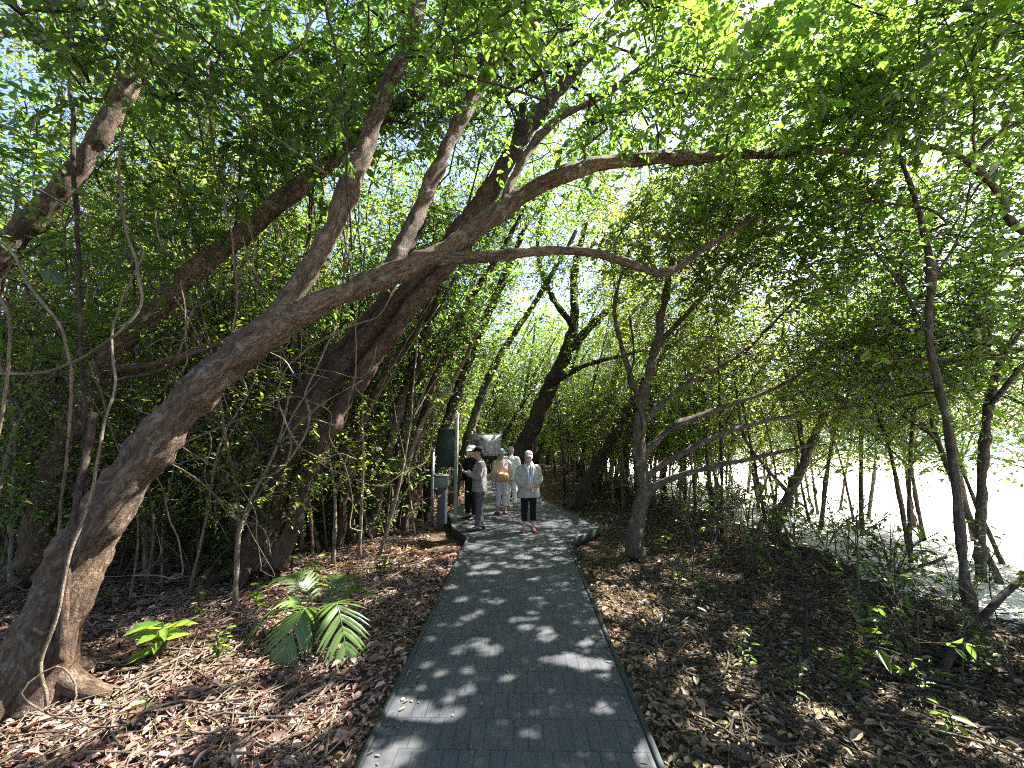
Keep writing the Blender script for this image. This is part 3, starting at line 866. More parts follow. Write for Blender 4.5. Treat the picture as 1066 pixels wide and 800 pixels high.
def proto_under(h, z0, n, leaf, leafm, bark, w=1.0):
    pts = [(0, 0, -.05, .04), (rng.normal(0, .1), rng.normal(0, .1), h * .35, .032), (rng.uniform(.1, .5), rng.normal(0, .15), h * .7, .022), (rng.uniform(.3, .9), rng.normal(0, .2), h, .008)]
    limbs = [('trunk', pts)]
    for k in range(4):
        p = np.array(pts[1 + k % 2]); a = rng.uniform(0, 2 * PI); L = h * .4
        limbs.append(('limb', [(*p[:3], .016), (p[0] + math.cos(a) * L * .5, p[1] + math.sin(a) * L * .5, p[2] + L * .5, .011), (p[0] + math.cos(a) * L, p[1] + math.sin(a) * L, p[2] + L * .8, .005)]))
    return tree('understory_tree', 'x', 'tree', limbs, [((.2, 0, (h * 1.05 + z0) / 2), (w, w * .9, (h * 1.05 - z0) / 2), n)], leaf, 10, bark, leafm, prune=False, twig=(.3, .6), tip_r=.003)


P_UND = [proto_under(3.6, .5, 190, (.10, .48), M_LEAF3, M_BARK_P, 1.0), proto_under(4.2, .7, 220, (.095, .5), M_LEAF, M_BARK_G, 1.1), proto_under(3.0, .3, 150, (.11, .45), M_LEAF3, M_VINE, .95)]
P_EDGE = [proto_under(4.8, 1.2, 330, (.10, .5), M_LEAF, M_BARK_G, 1.2), proto_under(4.2, 1.0, 280, (.095, .5), M_LEAF3, M_BARK_D, 1.1), proto_under(5.6, 1.5, 380, (.10, .5), M_LEAF, M_BARK_G, 1.4)]
used = set()


def shades_gap(x, y, h, w):
    k = 0
    for s0, r in GAPS[:139]:
        t = np.linspace(0, (h - s0[2]) / SUN_D[2], 12) if h > s0[2] else []
        for u in t:
            p = s0 + SUN_D * u
            if p[2] > .8 and (p[0] - x) ** 2 + (p[1] - y) ** 2 < w * w:
                k += 1
                break
    return k


def scatter(plist, spots, label, group, smin=.8, smax=1.2, rzs=.7, clear=None):
    if clear:
        spots = [q for q in spots if shades_gap(*q, *clear) <= 3]
    for (x, y) in spots:
        i = int(rng.integers(len(plist)))
        src = plist[i]
        s = rng.uniform(smin, smax)
        rz = rng.uniform(-rzs, rzs)
        if src.name not in used:
            used.add(src.name)
            src.location = (x, y, gz(x, y)); src.rotation_euler = (0, 0, rz); src.scale = (s, s, s)
            src['label'] = label; src['group'] = group
        else:
            tl = .14 if src in P_EDGE else .05
            dup(src, (x, y, gz(x, y)), rz, s, label, group, (rng.normal(0, tl), rng.normal(0, tl)))


def spots(n, x0, x1, y0, y1, dmin, ok=None, tries=6000):
    out = []
    for _ in range(tries):
        x, y = rng.uniform(x0, x1), rng.uniform(y0, y1)
        if ok and not ok(x, y):
            continue
        if all((x - a) ** 2 + (y - b) ** 2 > dmin ** 2 for a, b in out):
            out.append((x, y))
            if len(out) >= n:
                break
    return out


left_ok = lambda x, y: x < -2.6 - .08 * max(0, 8 - y) and x > -1.35 * y - 3 and not (y < 7.2 and x > -5.5) and not (abs(x + 4.2) < .7 and abs(y - 6) < .7)
scatter(P_TREE, spots(24, -19, -2.6, 6.5, 25, 1.7, left_ok), 'slender leaning tree among many in the shaded forest left of the boardwalk', 'trees of the left forest', .75, 1.2)
far_ok = lambda x, y: not (-2.2 < x < 1.4 and y < 19.5)
scatter(P_TREE, spots(20, -4, 4.2, 15, 30, 1.7, far_ok), 'leafy tree in the far forest where the boardwalk disappears', 'trees at the end of the boardwalk', .75, 1.1)
scatter(P_TREE, spots(12, 2.6, 6.5, 12.5, 30, 1.9, lambda x, y: x < edge_x(y) + .6), 'leafy tree in the far row between the forest and the sand', 'trees along the sand', .6, .85)
scatter(P_SAP, spots(240, -15, -1.9, 6.2, 18, .33, lambda x, y: x > -1.3 * y - 2 and not (x > -2.1 and y < 12) and not (x > -4.6 and y < 7)), 'thin upright stem in the dense thicket left of the boardwalk', 'stems of the left thicket', .7, 1.25, PI)
scatter(P_SAP, spots(26, -3, 3.6, 13.2, 22, .6, far_ok), 'thin stem in the thicket beyond the boardwalk platform', 'stems beyond the platform', .6, 1.1, PI)
scatter(P_SAP, spots(24, 2.6, 6.2, 7.8, 18, .6, lambda x, y: x < edge_x(y) + .3 and not (x < 3.2 and y < 10)), 'thin stem among the trees beside the sand', 'stems beside the sand', .55, .9, PI, (4.5, .5))
scatter(P_SHRUB, spots(46, -14, -2.4, 5.6, 16, .8, lambda x, y: x > -1.3 * y - 1 and not (x > -3.4 and y < 8)), 'low dark green shrub under the trees left of the boardwalk', 'shrubs under the left trees', .7, 1.2, PI)
scatter(P_SHRUB, spots(20, -3.5, 3.8, 13, 22, .9, far_ok), 'low shrub under the far trees beyond the platform', 'shrubs beyond the platform', .7, 1.1, PI)
scatter(P_SHRUB, spots(4, 3.2, 6.6, 5.5, 16, .7, lambda x, y: edge_x(y) - 1.6 < x < edge_x(y) + .5), 'low straggly shrub along the edge of the sand', 'shrubs along the sand', .5, .8, PI)

scatter(P_UND, spots(84, -15, -2.2, 6.4, 20, .85, lambda x, y: x > -1.35 * y - 2 and not (x > -2.6 and y < 12) and not (x > -3.1 and y < 7.6) and not (abs(x + 4) < .7 and y < 7)), 'small leafy understory tree in the shade left of the boardwalk', 'understory trees at left', .7, 1.2, PI, (3.8, .7))
scatter(P_UND, spots(24, -3.6, 3.9, 14.0, 24, 1.0, far_ok), 'small leafy understory tree beyond the boardwalk platform', 'understory trees beyond the platform', .7, 1.2, PI)
scatter(P_EDGE, spots(84, 3.6, 12, 4.6, 20, .85, lambda x, y: edge_x(y) - .6 < x < edge_x(y) + 4.2 and x > .8 * y - 9), 'thin leafy tree in the fringe along the bright sand', 'fringe trees along the sand', .7, 1.15, PI, (5.0, .8))


def proto_twiggy(h):
    root = thing('twiggy_shrub', 'x', 'shrub', (0, 0, 0))
    ms, ml = MB(), MB()
    Q, DD = [], []
    for k in range(6):
        a = rng.uniform(0, 2 * PI); lean = rng.uniform(.2, 1.0) * h
        P = smooth_path([(0, 0, -.04), (math.cos(a) * lean * .35, math.sin(a) * lean * .35, h * .5), (math.cos(a) * lean, math.sin(a) * lean, h * rng.uniform(.6, 1.1))], .08, .02)
        ms.tube(P, np.linspace(.009, .003, len(P)), 5, 0, cap=False, seed=k)
        for j in range(9):
            i = int(len(P) * rng.uniform(.2, .98)); b = a + rng.normal(0, 1.0); L = h * rng.uniform(.15, .45)
            e = P[i] + np.array([math.cos(b) * L, math.sin(b) * L, L * rng.uniform(-.2, .7)])
            R = smooth_path([P[i], (P[i] + e) / 2 + rng.normal(0, .04, 3), e], .08)
            ms.tube(R, np.linspace(.004, .0015, len(R)), 3, 0, cap=False)
            for _ in range(3):
                Q.append(R[int(len(R) * rng.uniform(.4, .99))]); DD.append((math.cos(b), math.sin(b), rng.normal(0, .4)))
    Q, DD = np.array(Q), np.array(DD)
    L = rng.uniform(.05, .10, len(Q))
    ml.leaves(Q, DD + rng.normal(0, .4, DD.shape), np.array([0, 0, 1.0]) + rng.normal(0, .5, Q.shape), L, L * .5)
    ms.build('stems', M_BARK_G, root); ml.build('foliage', M_LEAF2, root)
    return root


P_TWG = [proto_twiggy(1.0), proto_twiggy(1.4), proto_twiggy(.8)]
scatter([P_SAP[0], P_SAP[1], P_SAP[2], P_SAP[4]], spots(46, -9, -2.4, 4.6, 9.5, .42, lambda x, y: x > -1.35 * y - 1 and not (x > -3.6 and y < 6.8) and not (x > -2.5)), 'thin pale upright stem among those just behind the big leaning trunks', 'pale stems behind the leaning trunks', .8, 1.4, PI)
scatter(P_TWG, spots(28, 2.2, 7.2, 3.6, 15, .45, lambda x, y: edge_x(y) - 2.4 < x < edge_x(y) + .7 and not (2.0 < x < 2.9 and y < 4)), 'tangled grey twiggy shrub among those in front of the bright sand', 'twiggy shrubs before the sand', .7, 1.3, PI)
scatter(P_UND, spots(20, -8.5, -2.9, 4.9, 6.9, .62, lambda x, y: x > -1.3 * y and not (abs(x + 4.05) < .55 and y < 6.4) and not (x > -3.4 and y < 6)), 'small leafy understory tree just behind the arching trunk', 'understory trees behind the arching trunk', .55, .85, PI)
scatter(P_UND, spots(34, 2.2, 5.6, 10.5, 27, .8, lambda x, y: x < edge_x(y) + .6 and not (x < 2.6 and y < 13)), 'small leafy understory tree in the row between the platform and the sand', 'understory trees before the sand', .7, 1.15, PI)
scatter(P_TWG, spots(40, -9, -2.4, 5.6, 12, .6, lambda x, y: x > -1.3 * y - 1 and not (x > -3.2 and y < 7.5)), 'tangled grey twiggy shrub among those in the left thicket', 'twiggy shrubs of the left thicket', .7, 1.3, PI)

# far wood closing the view, one mass
mb = MB()
nF = 26000
ang = rng.uniform(-1.25, .16, nF)
rad = rng.uniform(27, 36, nF)
P = np.stack([np.sin(ang) * rad - 0.0, np.cos(ang) * rad, np.abs(rng.normal(0, 4.2, nF)) + .1], -1)
hh = 9.5 + 1.6 * np.sin(ang * 9) + 1.2 * np.sin(ang * 23 + 1)
P[:, 2] = np.minimum(P[:, 2] % 11, hh - rng.random(nF) * 1.5)
mb.leaves(P, rng.normal(0, 1, (nF, 3)), np.array([0, -.3, 1.0]) + rng.normal(0, .6, (nF, 3)), rng.uniform(.3, .6, nF), rng.uniform(.2, .4, nF))
for k in range(60):
    a = rng.uniform(-1.2, .15); r = rng.uniform(26, 33); x, y = math.sin(a) * r, math.cos(a) * r
    mb.tube(smooth_path([(x, y, -.2), (x + .4, y, 3), (x + 1.2, y, 8)], .8), .12, 6, 1)
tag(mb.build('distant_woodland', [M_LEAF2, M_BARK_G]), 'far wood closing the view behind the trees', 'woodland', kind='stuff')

# ------------------------------------------------------------------ litter and twigs
def litter(name, n, xr, yr, mat, size, label, dens=None):
    x = rng.uniform(*xr, n * 2); y = yr[0] + (yr[1] - yr[0]) * rng.random(n * 2) ** 1.6
    ok = ~((x > -1.02) & (x < .88) & (y < 8)) & ~((x > -1.8) & (x < 1.7) & (y > 7.5) & (y < 19) & ~((x > 1.0) & (y > 10)))
    ok &= np.array([a < edge_x(b) + rng.normal(0, .35) for a, b in zip(x, y)])
    x, y = x[ok][:n], y[ok][:n]
    m = len(x)
    z = np.array([gz(a, b) for a, b in zip(x, y)]) + rng.uniform(.004, .045, m)
    P = np.stack([x, y, z], -1)
    D = rng.normal(0, 1, (m, 3)); D[:, 2] *= .22
    N = np.array([0, 0, 1.0]) + rng.normal(0, .33, (m, 3))
    L = np.clip(size * .60 * np.exp(rng.normal(0, .45, m)), .02, .2)
    mb = MB()
    mb.leaves(P, D, N, L, L * rng.uniform(.38, .62, m), 0, None, .16, .15)
    return tag(mb.build(name, mat), label, 'leaf litter', kind='stuff')


litter('leaf_litter', 52000, (-7.5, -.9), (1.2, 15), M_LITTER_R, .085, 'reddish brown dead leaves covering the ground left of the boardwalk')
litter('leaf_litter', 40000, (.8, 7), (1.2, 15), M_LITTER_O, .085, 'brown and olive dead leaves covering the ground right of the boardwalk')


mb = MB()
ex = np.where(rng.random(170) < .5, -.95 + np.abs(rng.normal(0, .07, 170)), .81 - np.abs(rng.normal(0, .07, 170)))
q = np.stack([np.concatenate([rng.uniform(-.93, .78, 60), ex]), np.concatenate([rng.uniform(1.6, 11.5, 60), rng.uniform(1.6, 7.6, 170)]), np.full(230, DECK + .007)], -1)
mb.leaves(q, np.concatenate([rng.normal(0, 1, (230, 2)), np.zeros((230, 1))], 1), np.array([0, 0, 1.0]) + rng.normal(0, .12, (230, 3)), rng.uniform(.015, .065, 230), rng.uniform(.008, .032, 230), 0, None, .1, -.04)
tag(mb.build('fallen_leaves', M_LITTER_O), 'few dead leaves lying on the dark boardwalk', 'leaf litter', kind='stuff')


def twigs(name, n, xr, yr, mat, label, lmin=.2, lmax=.9):
    mb = MB()
    for _ in range(n):
        x = rng.uniform(*xr); y = yr[0] + (yr[1] - yr[0]) * rng.random() ** 1.5
        if -1.1 < x < 1.0 and y < 8 or (-1.9 < x < 1.8 and y > 7) or x > edge_x(y):
            continue
        a = rng.uniform(0, PI); L = rng.uniform(lmin, lmax)
        q = []
        for u in (-.5, -.17, .17, .5):
            xx, yy = x + math.cos(a) * L * u + rng.normal(0, .05 * L), y + math.sin(a) * L * u + rng.normal(0, .05 * L)
            q.append((xx, yy, gz(xx, yy) + rng.uniform(.02, .07)))
        if abs(q[0][0]) < 1.05 or abs(q[-1][0]) < 1.05:
            continue
        mb.tube(smooth_path(q, .12), rng.uniform(.0015, .006) if rng.random() < .85 else .010, 4, 0, cap=False, seed=_ % 9)
    return tag(mb.build(name, mat), label, 'twigs', kind='stuff')


twigs('fallen_twigs', 3600, (-7, -.9), (1.4, 11), M_VINE, 'pale dry twigs and surface roots strewn left of the boardwalk')
twigs('fallen_twigs', 2600, (.9, 6.4), (1.4, 12), M_BARK_G, 'dark dry twigs strewn right of the boardwalk')


# ------------------------------------------------------------------ vines
def vine(label, pts, w, mat=None, name='vine', cat='vine', jit=.01, group=None):
    P = np.array([at(px, py, Y) for px, py, Y in pts])
    base = P[0].copy()
    P = smooth_path(P - base, .06, jit)
    r = np.linspace(1.1, .8, len(P)) * w * .62 / 2 / F_PX * pts[0][2]
    mb = MB()
    mb.tube(P, r, 7, 0, .5, .06, seed=len(label))
    o = mb.build(name, mat or M_VINE)
    o.location = base
    return tag(o, label, cat, group)


vine('pale vine looping from the left edge up to the right past the slanting trunk', [(-40, 385, 3.5), (30, 389, 3.5), (82, 375, 3.55), (130, 340, 3.6), (149, 312, 3.65), (140, 270, 3.7), (127, 215, 3.8), (125, 150, 3.9), (150, 60, 4.0)], 5)
vine('pale vine curling down the left edge below the sunlit trunk', [(-25, 235, 3.5), (12, 262, 3.5), (28, 295, 3.5), (45, 318, 3.5), (65, 345, 3.5), (74, 390, 3.6), (70, 470, 3.7), (60, 560, 3.7), (66, 640, 3.7)], 5)
vine('thin pale vine dropping along the left edge', [(-5, 300, 3.3), (8, 330, 3.3), (10, 380, 3.3), (2, 430, 3.3), (-12, 520, 3.35), (-20, 640, 3.4)], 5)
vine('dark straight vine hanging near the upper left', [(72, 20, 4.0), (75, 110, 4.0), (78, 190, 4.0), (82, 290, 4.0), (86, 400, 4.0), (90, 520, 4.1), (95, 610, 4.2)], 7, M_BARK_D)
vine('pale liana climbing the arching trunk from its foot', [(48, 735, 3.1), (44, 690, 3.1), (62, 630, 3.12), (74, 575, 3.15), (95, 520, 3.2), (106, 455, 3.25), (120, 400, 3.4), (118, 340, 3.6), (150, 260, 3.8)], 5)
vine('thin pale vine looped in a ring on the ground beside the arching trunk', [(92, 745, 3.05), (62, 748, 3.0), (22, 722, 2.98), (58, 694, 3.1), (78, 712, 3.05), (74, 738, 3.0), (40, 752, 2.95)], 3, jit=.003)
vine('reddish upright side stem standing close against the arching trunk', [(62, 690, 3.3), (64, 650, 3.3), (69, 600, 3.3), (74, 555, 3.35), (84, 500, 3.45), (100, 430, 3.6)], 14, M_BARK_R, 'stem', 'stem')
vine('pale vine forked low against the reddish fluted trunk', [(230, 514, 5.4), (262, 502, 5.4), (290, 490, 5.4), (305, 474, 5.4), (318, 452, 5.4), (322, 428, 5.4), (318, 408, 5.4), (332, 380, 5.5), (350, 340, 5.6)], 4)
vine('curling vine strand hanging over the reddish fluted trunk', [(296, 486, 5.45), (303, 462, 5.45), (298, 440, 5.45), (290, 420, 5.45), (294, 392, 5.5), (312, 370, 5.55), (352, 345, 5.6), (392, 330, 5.7), (410, 305, 5.8)], 3)
vine('thin pale vine sweeping right of the reddish fluted trunk', [(330, 480, 5.8), (360, 496, 6.2), (395, 506, 6.6), (425, 490, 7.0), (445, 478, 7.4), (452, 440, 7.6)], 2, M_BARK_G)
vine('dark vine hanging straight from the canopy before the upright limb', [(330, -20, 3.3), (345, 30, 3.3), (354, 80, 3.3), (360, 130, 3.35), (362, 200, 3.4), (366, 260, 3.6)], 4, M_BARK_D)
vine('straight pale stick slanting down through the upper left leaves', [(180, 70, 3.6), (232, 108, 3.6), (285, 142, 3.65), (338, 180, 3.7)], 3, None, jit=0)
vine('pale vine with a hooked end dangling above the arching trunk', [(345, 0, 2.9), (322, 30, 2.9), (318, 48, 2.9), (300, 60, 2.9), (288, 68, 2.9)], 3)
vine('wavy pale vine hanging before the slanting trunk', [(215, 60, 4.6), (220, 140, 4.6), (228, 190, 4.6), (240, 240, 4.6), (243, 268, 4.6), (246, 310, 4.6), (240, 360, 4.7)], 4)
vine('pale upright pole like stem left of the arching trunk', [(242, 345, 6.2), (250, 290, 6.2), (268, 230, 6.2), (282, 190, 6.3), (296, 140, 6.4)], 6, M_BARK_P, 'stem', 'stem')
vine('pinkish straight branch crossing before the broken stub', [(120, 396, 4.0), (160, 388, 4.0), (200, 370, 4.0), (238, 356, 4.0)], 6, M_BARK_R, 'branch', 'branch')
vine('pale straight stick leaning low behind the arching trunk', [(190, 462, 4.6), (225, 447, 4.6), (262, 432, 4.6)], 3, M_VINE, 'stick', 'stick', jit=0)
vine('straight vine hanging from the top right corner', [(1024, -40, 3.9), (1020, 20, 3.9), (1018, 70, 3.95), (1015, 120, 4.0), (1013, 165, 4.1)], 6, M_BARK_P)
vine('thin dark vine hanging from the lower arch limb near the spreading tree', [(655, 330, 7.0), (660, 370, 7.0), (655, 400, 7.0), (668, 440, 7.0), (664, 480, 7.1)], 3, M_BARK_D)
vine('fallen dark bough propped up from the ground at the right', [(980, 700, 4.0), (1000, 668, 4.1), (1025, 640, 4.2), (1062, 604, 4.4), (1100, 575, 4.6)], 11, M_BARK_D, 'fallen_branch', 'branch')
vine('thin pale broken stick stuck in the ground left of the dark fallen bough', [(968, 705, 4.0), (980, 690, 4.05), (996, 672, 4.1), (1003, 640, 4.2)], 4, M_VINE, 'stick', 'stick')
vine('long dark bough lying low across the litter at right', [(838, 632, 5.0), (880, 622, 5.2), (930, 600, 5.4), (985, 580, 5.7)], 6, M_BARK_D, 'fallen_branch', 'branch')
k = 0
for _ in range(46):     # thin lianas through the left thicket
    px = rng.uniform(20, 430); Y = rng.uniform(5.0, 9.5)
    y0, y1 = rng.uniform(-30, 150), rng.uniform(380, 520)
    dx = rng.uniform(-40, 25)
    pts = [(px + dx * u + rng.normal(0, 9), y0 + (y1 - y0) * u, Y) for u in np.linspace(0, 1, 7)]
    vine('thin liana hanging among the stems of the left thicket', pts, rng.uniform(1.2, 3.0), [M_VINE, M_BARK_D, M_BARK_G][_ % 3], group='thin lianas of the left thicket')


for _ in range(70):
    px, py, Y = rng.uniform(-10, 330), rng.uniform(230, 470), rng.uniform(3.9, 6.5)
    a = rng.uniform(0, 2 * PI)
    pts = []
    for k in range(int(rng.integers(5, 11))):
        pts.append((px, py, Y))
        a += rng.normal(0, .75)
        px += math.cos(a) * rng.uniform(14, 34); py += math.sin(a) * rng.uniform(14, 34) + 8; Y += rng.normal(0, .05)
        py = min(py, 600)
    vine('thin curling vine in the tangle of the lower left thicket', pts, rng.uniform(.9, 2.6), [M_VINE, M_BARK_P, M_BARK_G, M_BARK_R][_ % 4], group='curling vines of the left thicket')


# ------------------------------------------------------------------ small plants
def gpt(px, py, z=0.0):
    d = at(px, py, 1.0) - CAM
    s = (z - CAM_Z) / d[2]
    p = CAM + d * s
    p[2] = gz(p[0], p[1])
    return p


def leafy_plant(label, px, py, h, n, leaf, mat, ws=.5, stems=1, name='seedling', group=None, lean=(0, 0)):
    b = gpt(px, py)
    root = thing(name, label, 'plant', b, 0, group)
    ms, ml = MB(), MB()
    for k in range(stems):
        a = rng.uniform(0, 2 * PI)
        tip = np.array([lean[0] + math.cos(a) * h * .18 * (stems > 1), lean[1] + math.sin(a) * h * .18 * (stems > 1), h * rng.uniform(.8, 1.1)])
        P = smooth_path([(0, 0, -.03), tip * .5 + rng.normal(0, .02, 3), tip], .05)
        ms.tube(P, np.linspace(.007, .003, len(P)), 5, 0)
        u = np.linspace(.45 if stems == 1 else .3, 1, n)
        Q = np.array([P[int(v * (len(P) - 1))] for v in u])
        an = np.arange(n) * 2.4 + a
        D = np.stack([np.cos(an), np.sin(an), rng.uniform(-.15, .5, n)], -1)
        L = leaf * rng.uniform(.7, 1.15, n)
        ml.leaves(Q, D, np.array([0, 0, 1.0]) + rng.normal(0, .25, (n, 3)), L, L * ws, 0, None, .08, .22)
    ms.build('stem', M_TWIG, root)
    ml.build('foliage', mat, root)
    return root


leafy_plant('bright sunlit seedling with broad pale leaves beside the arching trunk', 166, 692, .36, 15, .25, M_YOUNG, .46)
leafy_plant('small bluish green plant just right of the bright seedling', 228, 690, .25, 12, .10, M_LEAF, .55, 2)
leafy_plant('small round leaved green plant left of the palm seedling', 268, 640, .3, 10, .11, M_YOUNG, .7)
leafy_plant('single upright green seedling before the bright seedling on sunlit litter', 150, 752, .12, 4, .11, M_YOUNG, .42)
leafy_plant('tall broad leaved sapling in front of the reddish fluted trunk', 228, 610, 1.05, 16, .24, M_LEAF2, .5, 2)
leafy_plant('broad leaved sapling at the left edge behind the arching trunk', 18, 600, .9, 10, .24, M_LEAF2, .5, 2)
leafy_plant('small plant with one long pale hanging leaf at right', 925, 712, .42, 5, .26, M_YOUNG, .4)
leafy_plant('small sunlit sprout at the foot of the crooked grey tree', 688, 578, .3, 8, .16, M_YOUNG, .45)
leafy_plant('green seedling low in the litter of the right corner', 990, 770, .2, 7, .12, M_LEAF, .5)
for px, py in ((240, 575), (270, 570), (300, 565), (200, 560), (330, 575), (170, 570), (130, 575), (90, 668), (205, 650), (300, 590), (120, 640), (250, 615), (60, 650), (345, 565), (180, 600), (400, 600), (320, 620)):
    leafy_plant('little green seedling scattered in the shaded litter at left', px + rng.normal(0, 6), py, rng.uniform(.18, .5), 8, rng.uniform(.08, .15), M_LEAF, .5, 2, group='seedlings in the left litter')
for px, py in ((720, 640), (760, 620), (800, 660), (850, 690), (790, 600), (880, 730), (905, 640), (940, 660), (740, 590), (770, 700), (960, 740), (830, 730), (700, 610), (1030, 700), (900, 690)):
    leafy_plant('little dark green seedling scattered in the litter at right', px + rng.normal(0, 8), py, rng.uniform(.2, .5), 8, rng.uniform(.06, .11), M_LEAF2, .42, 2, group='seedlings in the right litter')


for px, py, h in ((215, 585, 1.2), (255, 590, .9), (290, 580, .8), (185, 590, 1.0), (330, 560, .7), (130, 600, .9), (100, 570, 1.1), (55, 600, 1.0), (375, 550, .7)):
    leafy_plant('leafy understory plant among others at the foot of the reddish fluted trunk', px, py, h, 14, rng.uniform(.13, .2), M_LEAF2, .5, 3, 'understory_plant', 'plants at the foot of the fluted trunk')


def bare_sapling(label, px, py, h, w, forks, group=None, mat=None):
    b = gpt(px, py)
    mb = MB()
    P = smooth_path([(0, 0, -.05), (rng.normal(0, .05), rng.normal(0, .05), h * .5), (rng.normal(0, .1), rng.normal(0, .1), h)], .08, .01)
    mb.tube(P, np.linspace(w, w * .4, len(P)), 7, 0, rough=.05)
    for k in range(forks):
        i = int(len(P) * rng.uniform(.3, .9)); a = rng.uniform(0, 2 * PI); L = h * rng.uniform(.25, .5)
        q = [P[i], P[i] + np.array([math.cos(a) * L * .5, math.sin(a) * L * .5, L * .35]), P[i] + np.array([math.cos(a) * L, math.sin(a) * L, L * rng.uniform(.3, .9)])]
        Q = smooth_path(q, .08, .01)
        mb.tube(Q, np.linspace(w * .5, w * .2, len(Q)), 5, 0)
    o = mb.build('bare_sapling', mat or M_BARK_G)
    o.location = b
    return tag(o, label, 'sapling', group)


bare_sapling('bare brown sapling with a pale side shoot in the right litter', 697, 735, .75, .012, 4)
bare_sapling('forked dark sapling rising before the sand at right', 836, 690, 1.2, .018, 5, None, M_BARK_D)
for px, py in ((750, 640), (905, 700), (780, 585), (870, 610), (940, 640), (720, 600), (1000, 720), (890, 580), (960, 600), (810, 570), (740, 570), (1040, 650)):
    bare_sapling('leafless grey twiggy sapling among others in the right litter', px, py, rng.uniform(.7, 1.6), rng.uniform(.006, .014), 6, 'bare twiggy saplings at right')

# palm seedling with fan-like feather fronds
pb = gpt(335, 665)
palm = thing('palm_seedling', 'young palm with drooping feather fronds beside the left edge of the boardwalk', 'plant', pb)
palm.scale = (1.38, 1.3, 1.1)


def frond(tip, arch, wid, n=15):
    mb = MB()
    tip = np.array(tip)
    P = smooth_path([(0, 0, 0), tip * .45 + np.array([0, 0, arch]), tip], .03)
    mb.tube(P, np.linspace(.008, .003, len(P)), 5, 0)
    t = np.gradient(P, axis=0); t /= np.linalg.norm(t, axis=1)[:, None]
    for i in range(n):
        u = .38 + .62 * i / (n - 1)
        k = min(len(P) - 1, int(u * (len(P) - 1)))
        p, d = P[k], t[k]
        s = np.cross(d, (0, 0, 1)); s /= np.linalg.norm(s)
        L = wid * (1 - .55 * abs(u - .62) / .38) * (1 if i < n - 1 else .9)
        for sg in (-1, 1):
            dr = s * sg * (1.0 - .65 * (u - .38)) + d * (.55 + 1.0 * (u - .38)) + np.array([0, 0, .10])
            dr /= np.linalg.norm(dr)
            nn = np.cross(dr, d) * sg; nn = nn if nn[2] > 0 else -nn
            wv = np.cross(nn, dr); wv /= np.linalg.norm(wv)
            q = np.array([0, .3, .65, 1]); wd = np.array([.010, .017, .014, .002]) * (wid / .3)
            C = p + dr * (q * L)[:, None] + np.array([0, 0, -1]) * (L * .32 * q ** 2)[:, None]
            V = np.empty((12, 3)); V[0::3] = C - wv * wd[:, None]; V[1::3] = C + nn * .004; V[2::3] = C + wv * wd[:, None]
            f = [(3 * j + c, 3 * j + c + 1, 3 * j + c + 4, 3 * j + c + 3) for j in range(3) for c in (0, 1)]
            mb.add(V, f, 0, np.full(12, rng.uniform(.1, .9)))
    return mb.build('frond', M_FROND, palm)


frond((-.52, .25, .42), .30, .24)
frond((.38, .12, .34), .26, .20)
frond((.38, -.42, -.02), .42, .26)
frond((-.10, -.42, .02), .36, .27)
frond((-.50, -.15, .08), .34, .24)
frond((.05, .45, .40), .25, .20)
# ------------------------------------------------------------------ people
M_SKIN = mat_plain('skin', (.42, .25, .18), .55, .35, .08, 20)
M_SKIN2 = mat_plain('skin_tan', (.36, .21, .15), .55, .35, .08, 20)
M_EYE = mat_plain('eye_dark', (.03, .02, .02), .3, .5, .1)
M_GREY = mat_plain('grey_cloth', (.19, .185, .18), .9, .1, .2, 14)
M_CHAR = mat_plain('charcoal_cloth', (.07, .068, .075), .9, .1, .2, 14)
M_BLACK = mat_plain('black_cloth', (.012, .012, .014), .9, .1, .2, 14)
M_BEIGE = mat_plain('beige_grey_cloth', (.31, .29, .255), .9, .1, .18, 12)
M_PINK = mat_plain('pinkish_beige_cloth', (.50, .38, .33), .9, .1, .15, 14)
M_LAV = mat_plain('pale_lavender_cloth', (.50, .48, .52), .9, .1, .12, 14)
M_WHITE = mat_plain('white_cloth', (.78, .77, .75), .9, .1, .05, 14)
M_BLUEGREY = mat_plain('blue_grey_cloth', (.33, .38, .48), .9, .1, .2, 16)
M_TAN = mat_plain('tan_leather', (.46, .27, .12), .6, .35, .2, 18)
M_SANDAL = mat_plain('pinkish_sandal', (.26, .10, .09), .6, .3, .2, 30)
M_SHOE = mat_plain('dark_shoe', (.02, .02, .022), .6, .3, .3, 30)
M_HAIR = mat_plain('grey_hair', (.30, .28, .27), .7, .3, .3, 60)
M_HAIRD = mat_plain('dark_hair', (.03, .022, .018), .6, .3, .3, 60)


def loft(mb, rings, sides=16):
    """rings of (cx, cy, cz, rx, ry): level ellipses, closed at both ends"""
    a = np.arange(sides) / sides * 2 * PI
    V = np.concatenate([np.stack([cx + rx * np.cos(a), cy + ry * np.sin(a), np.full(sides, cz)], -1) for cx, cy, cz, rx, ry in rings])
    n = len(rings)
    i = np.arange(n - 1)[:, None] * sides; j = np.arange(sides)[None]; j2 = (j + 1) % sides
    mb.add(V, np.stack([i + j, i + j2, i + sides + j2, i + sides + j], -1).reshape(-1, 4))
    e = (n - 1) * sides
    tri = [(e, e + k, e + k + 1) for k in range(1, sides - 1)] + [(0, k + 1, k) for k in range(1, sides - 1)]
    mb.F.append(np.array(tri, np.int32) + mb.n - len(V)); mb.M.append(np.zeros(len(tri), np.int32))


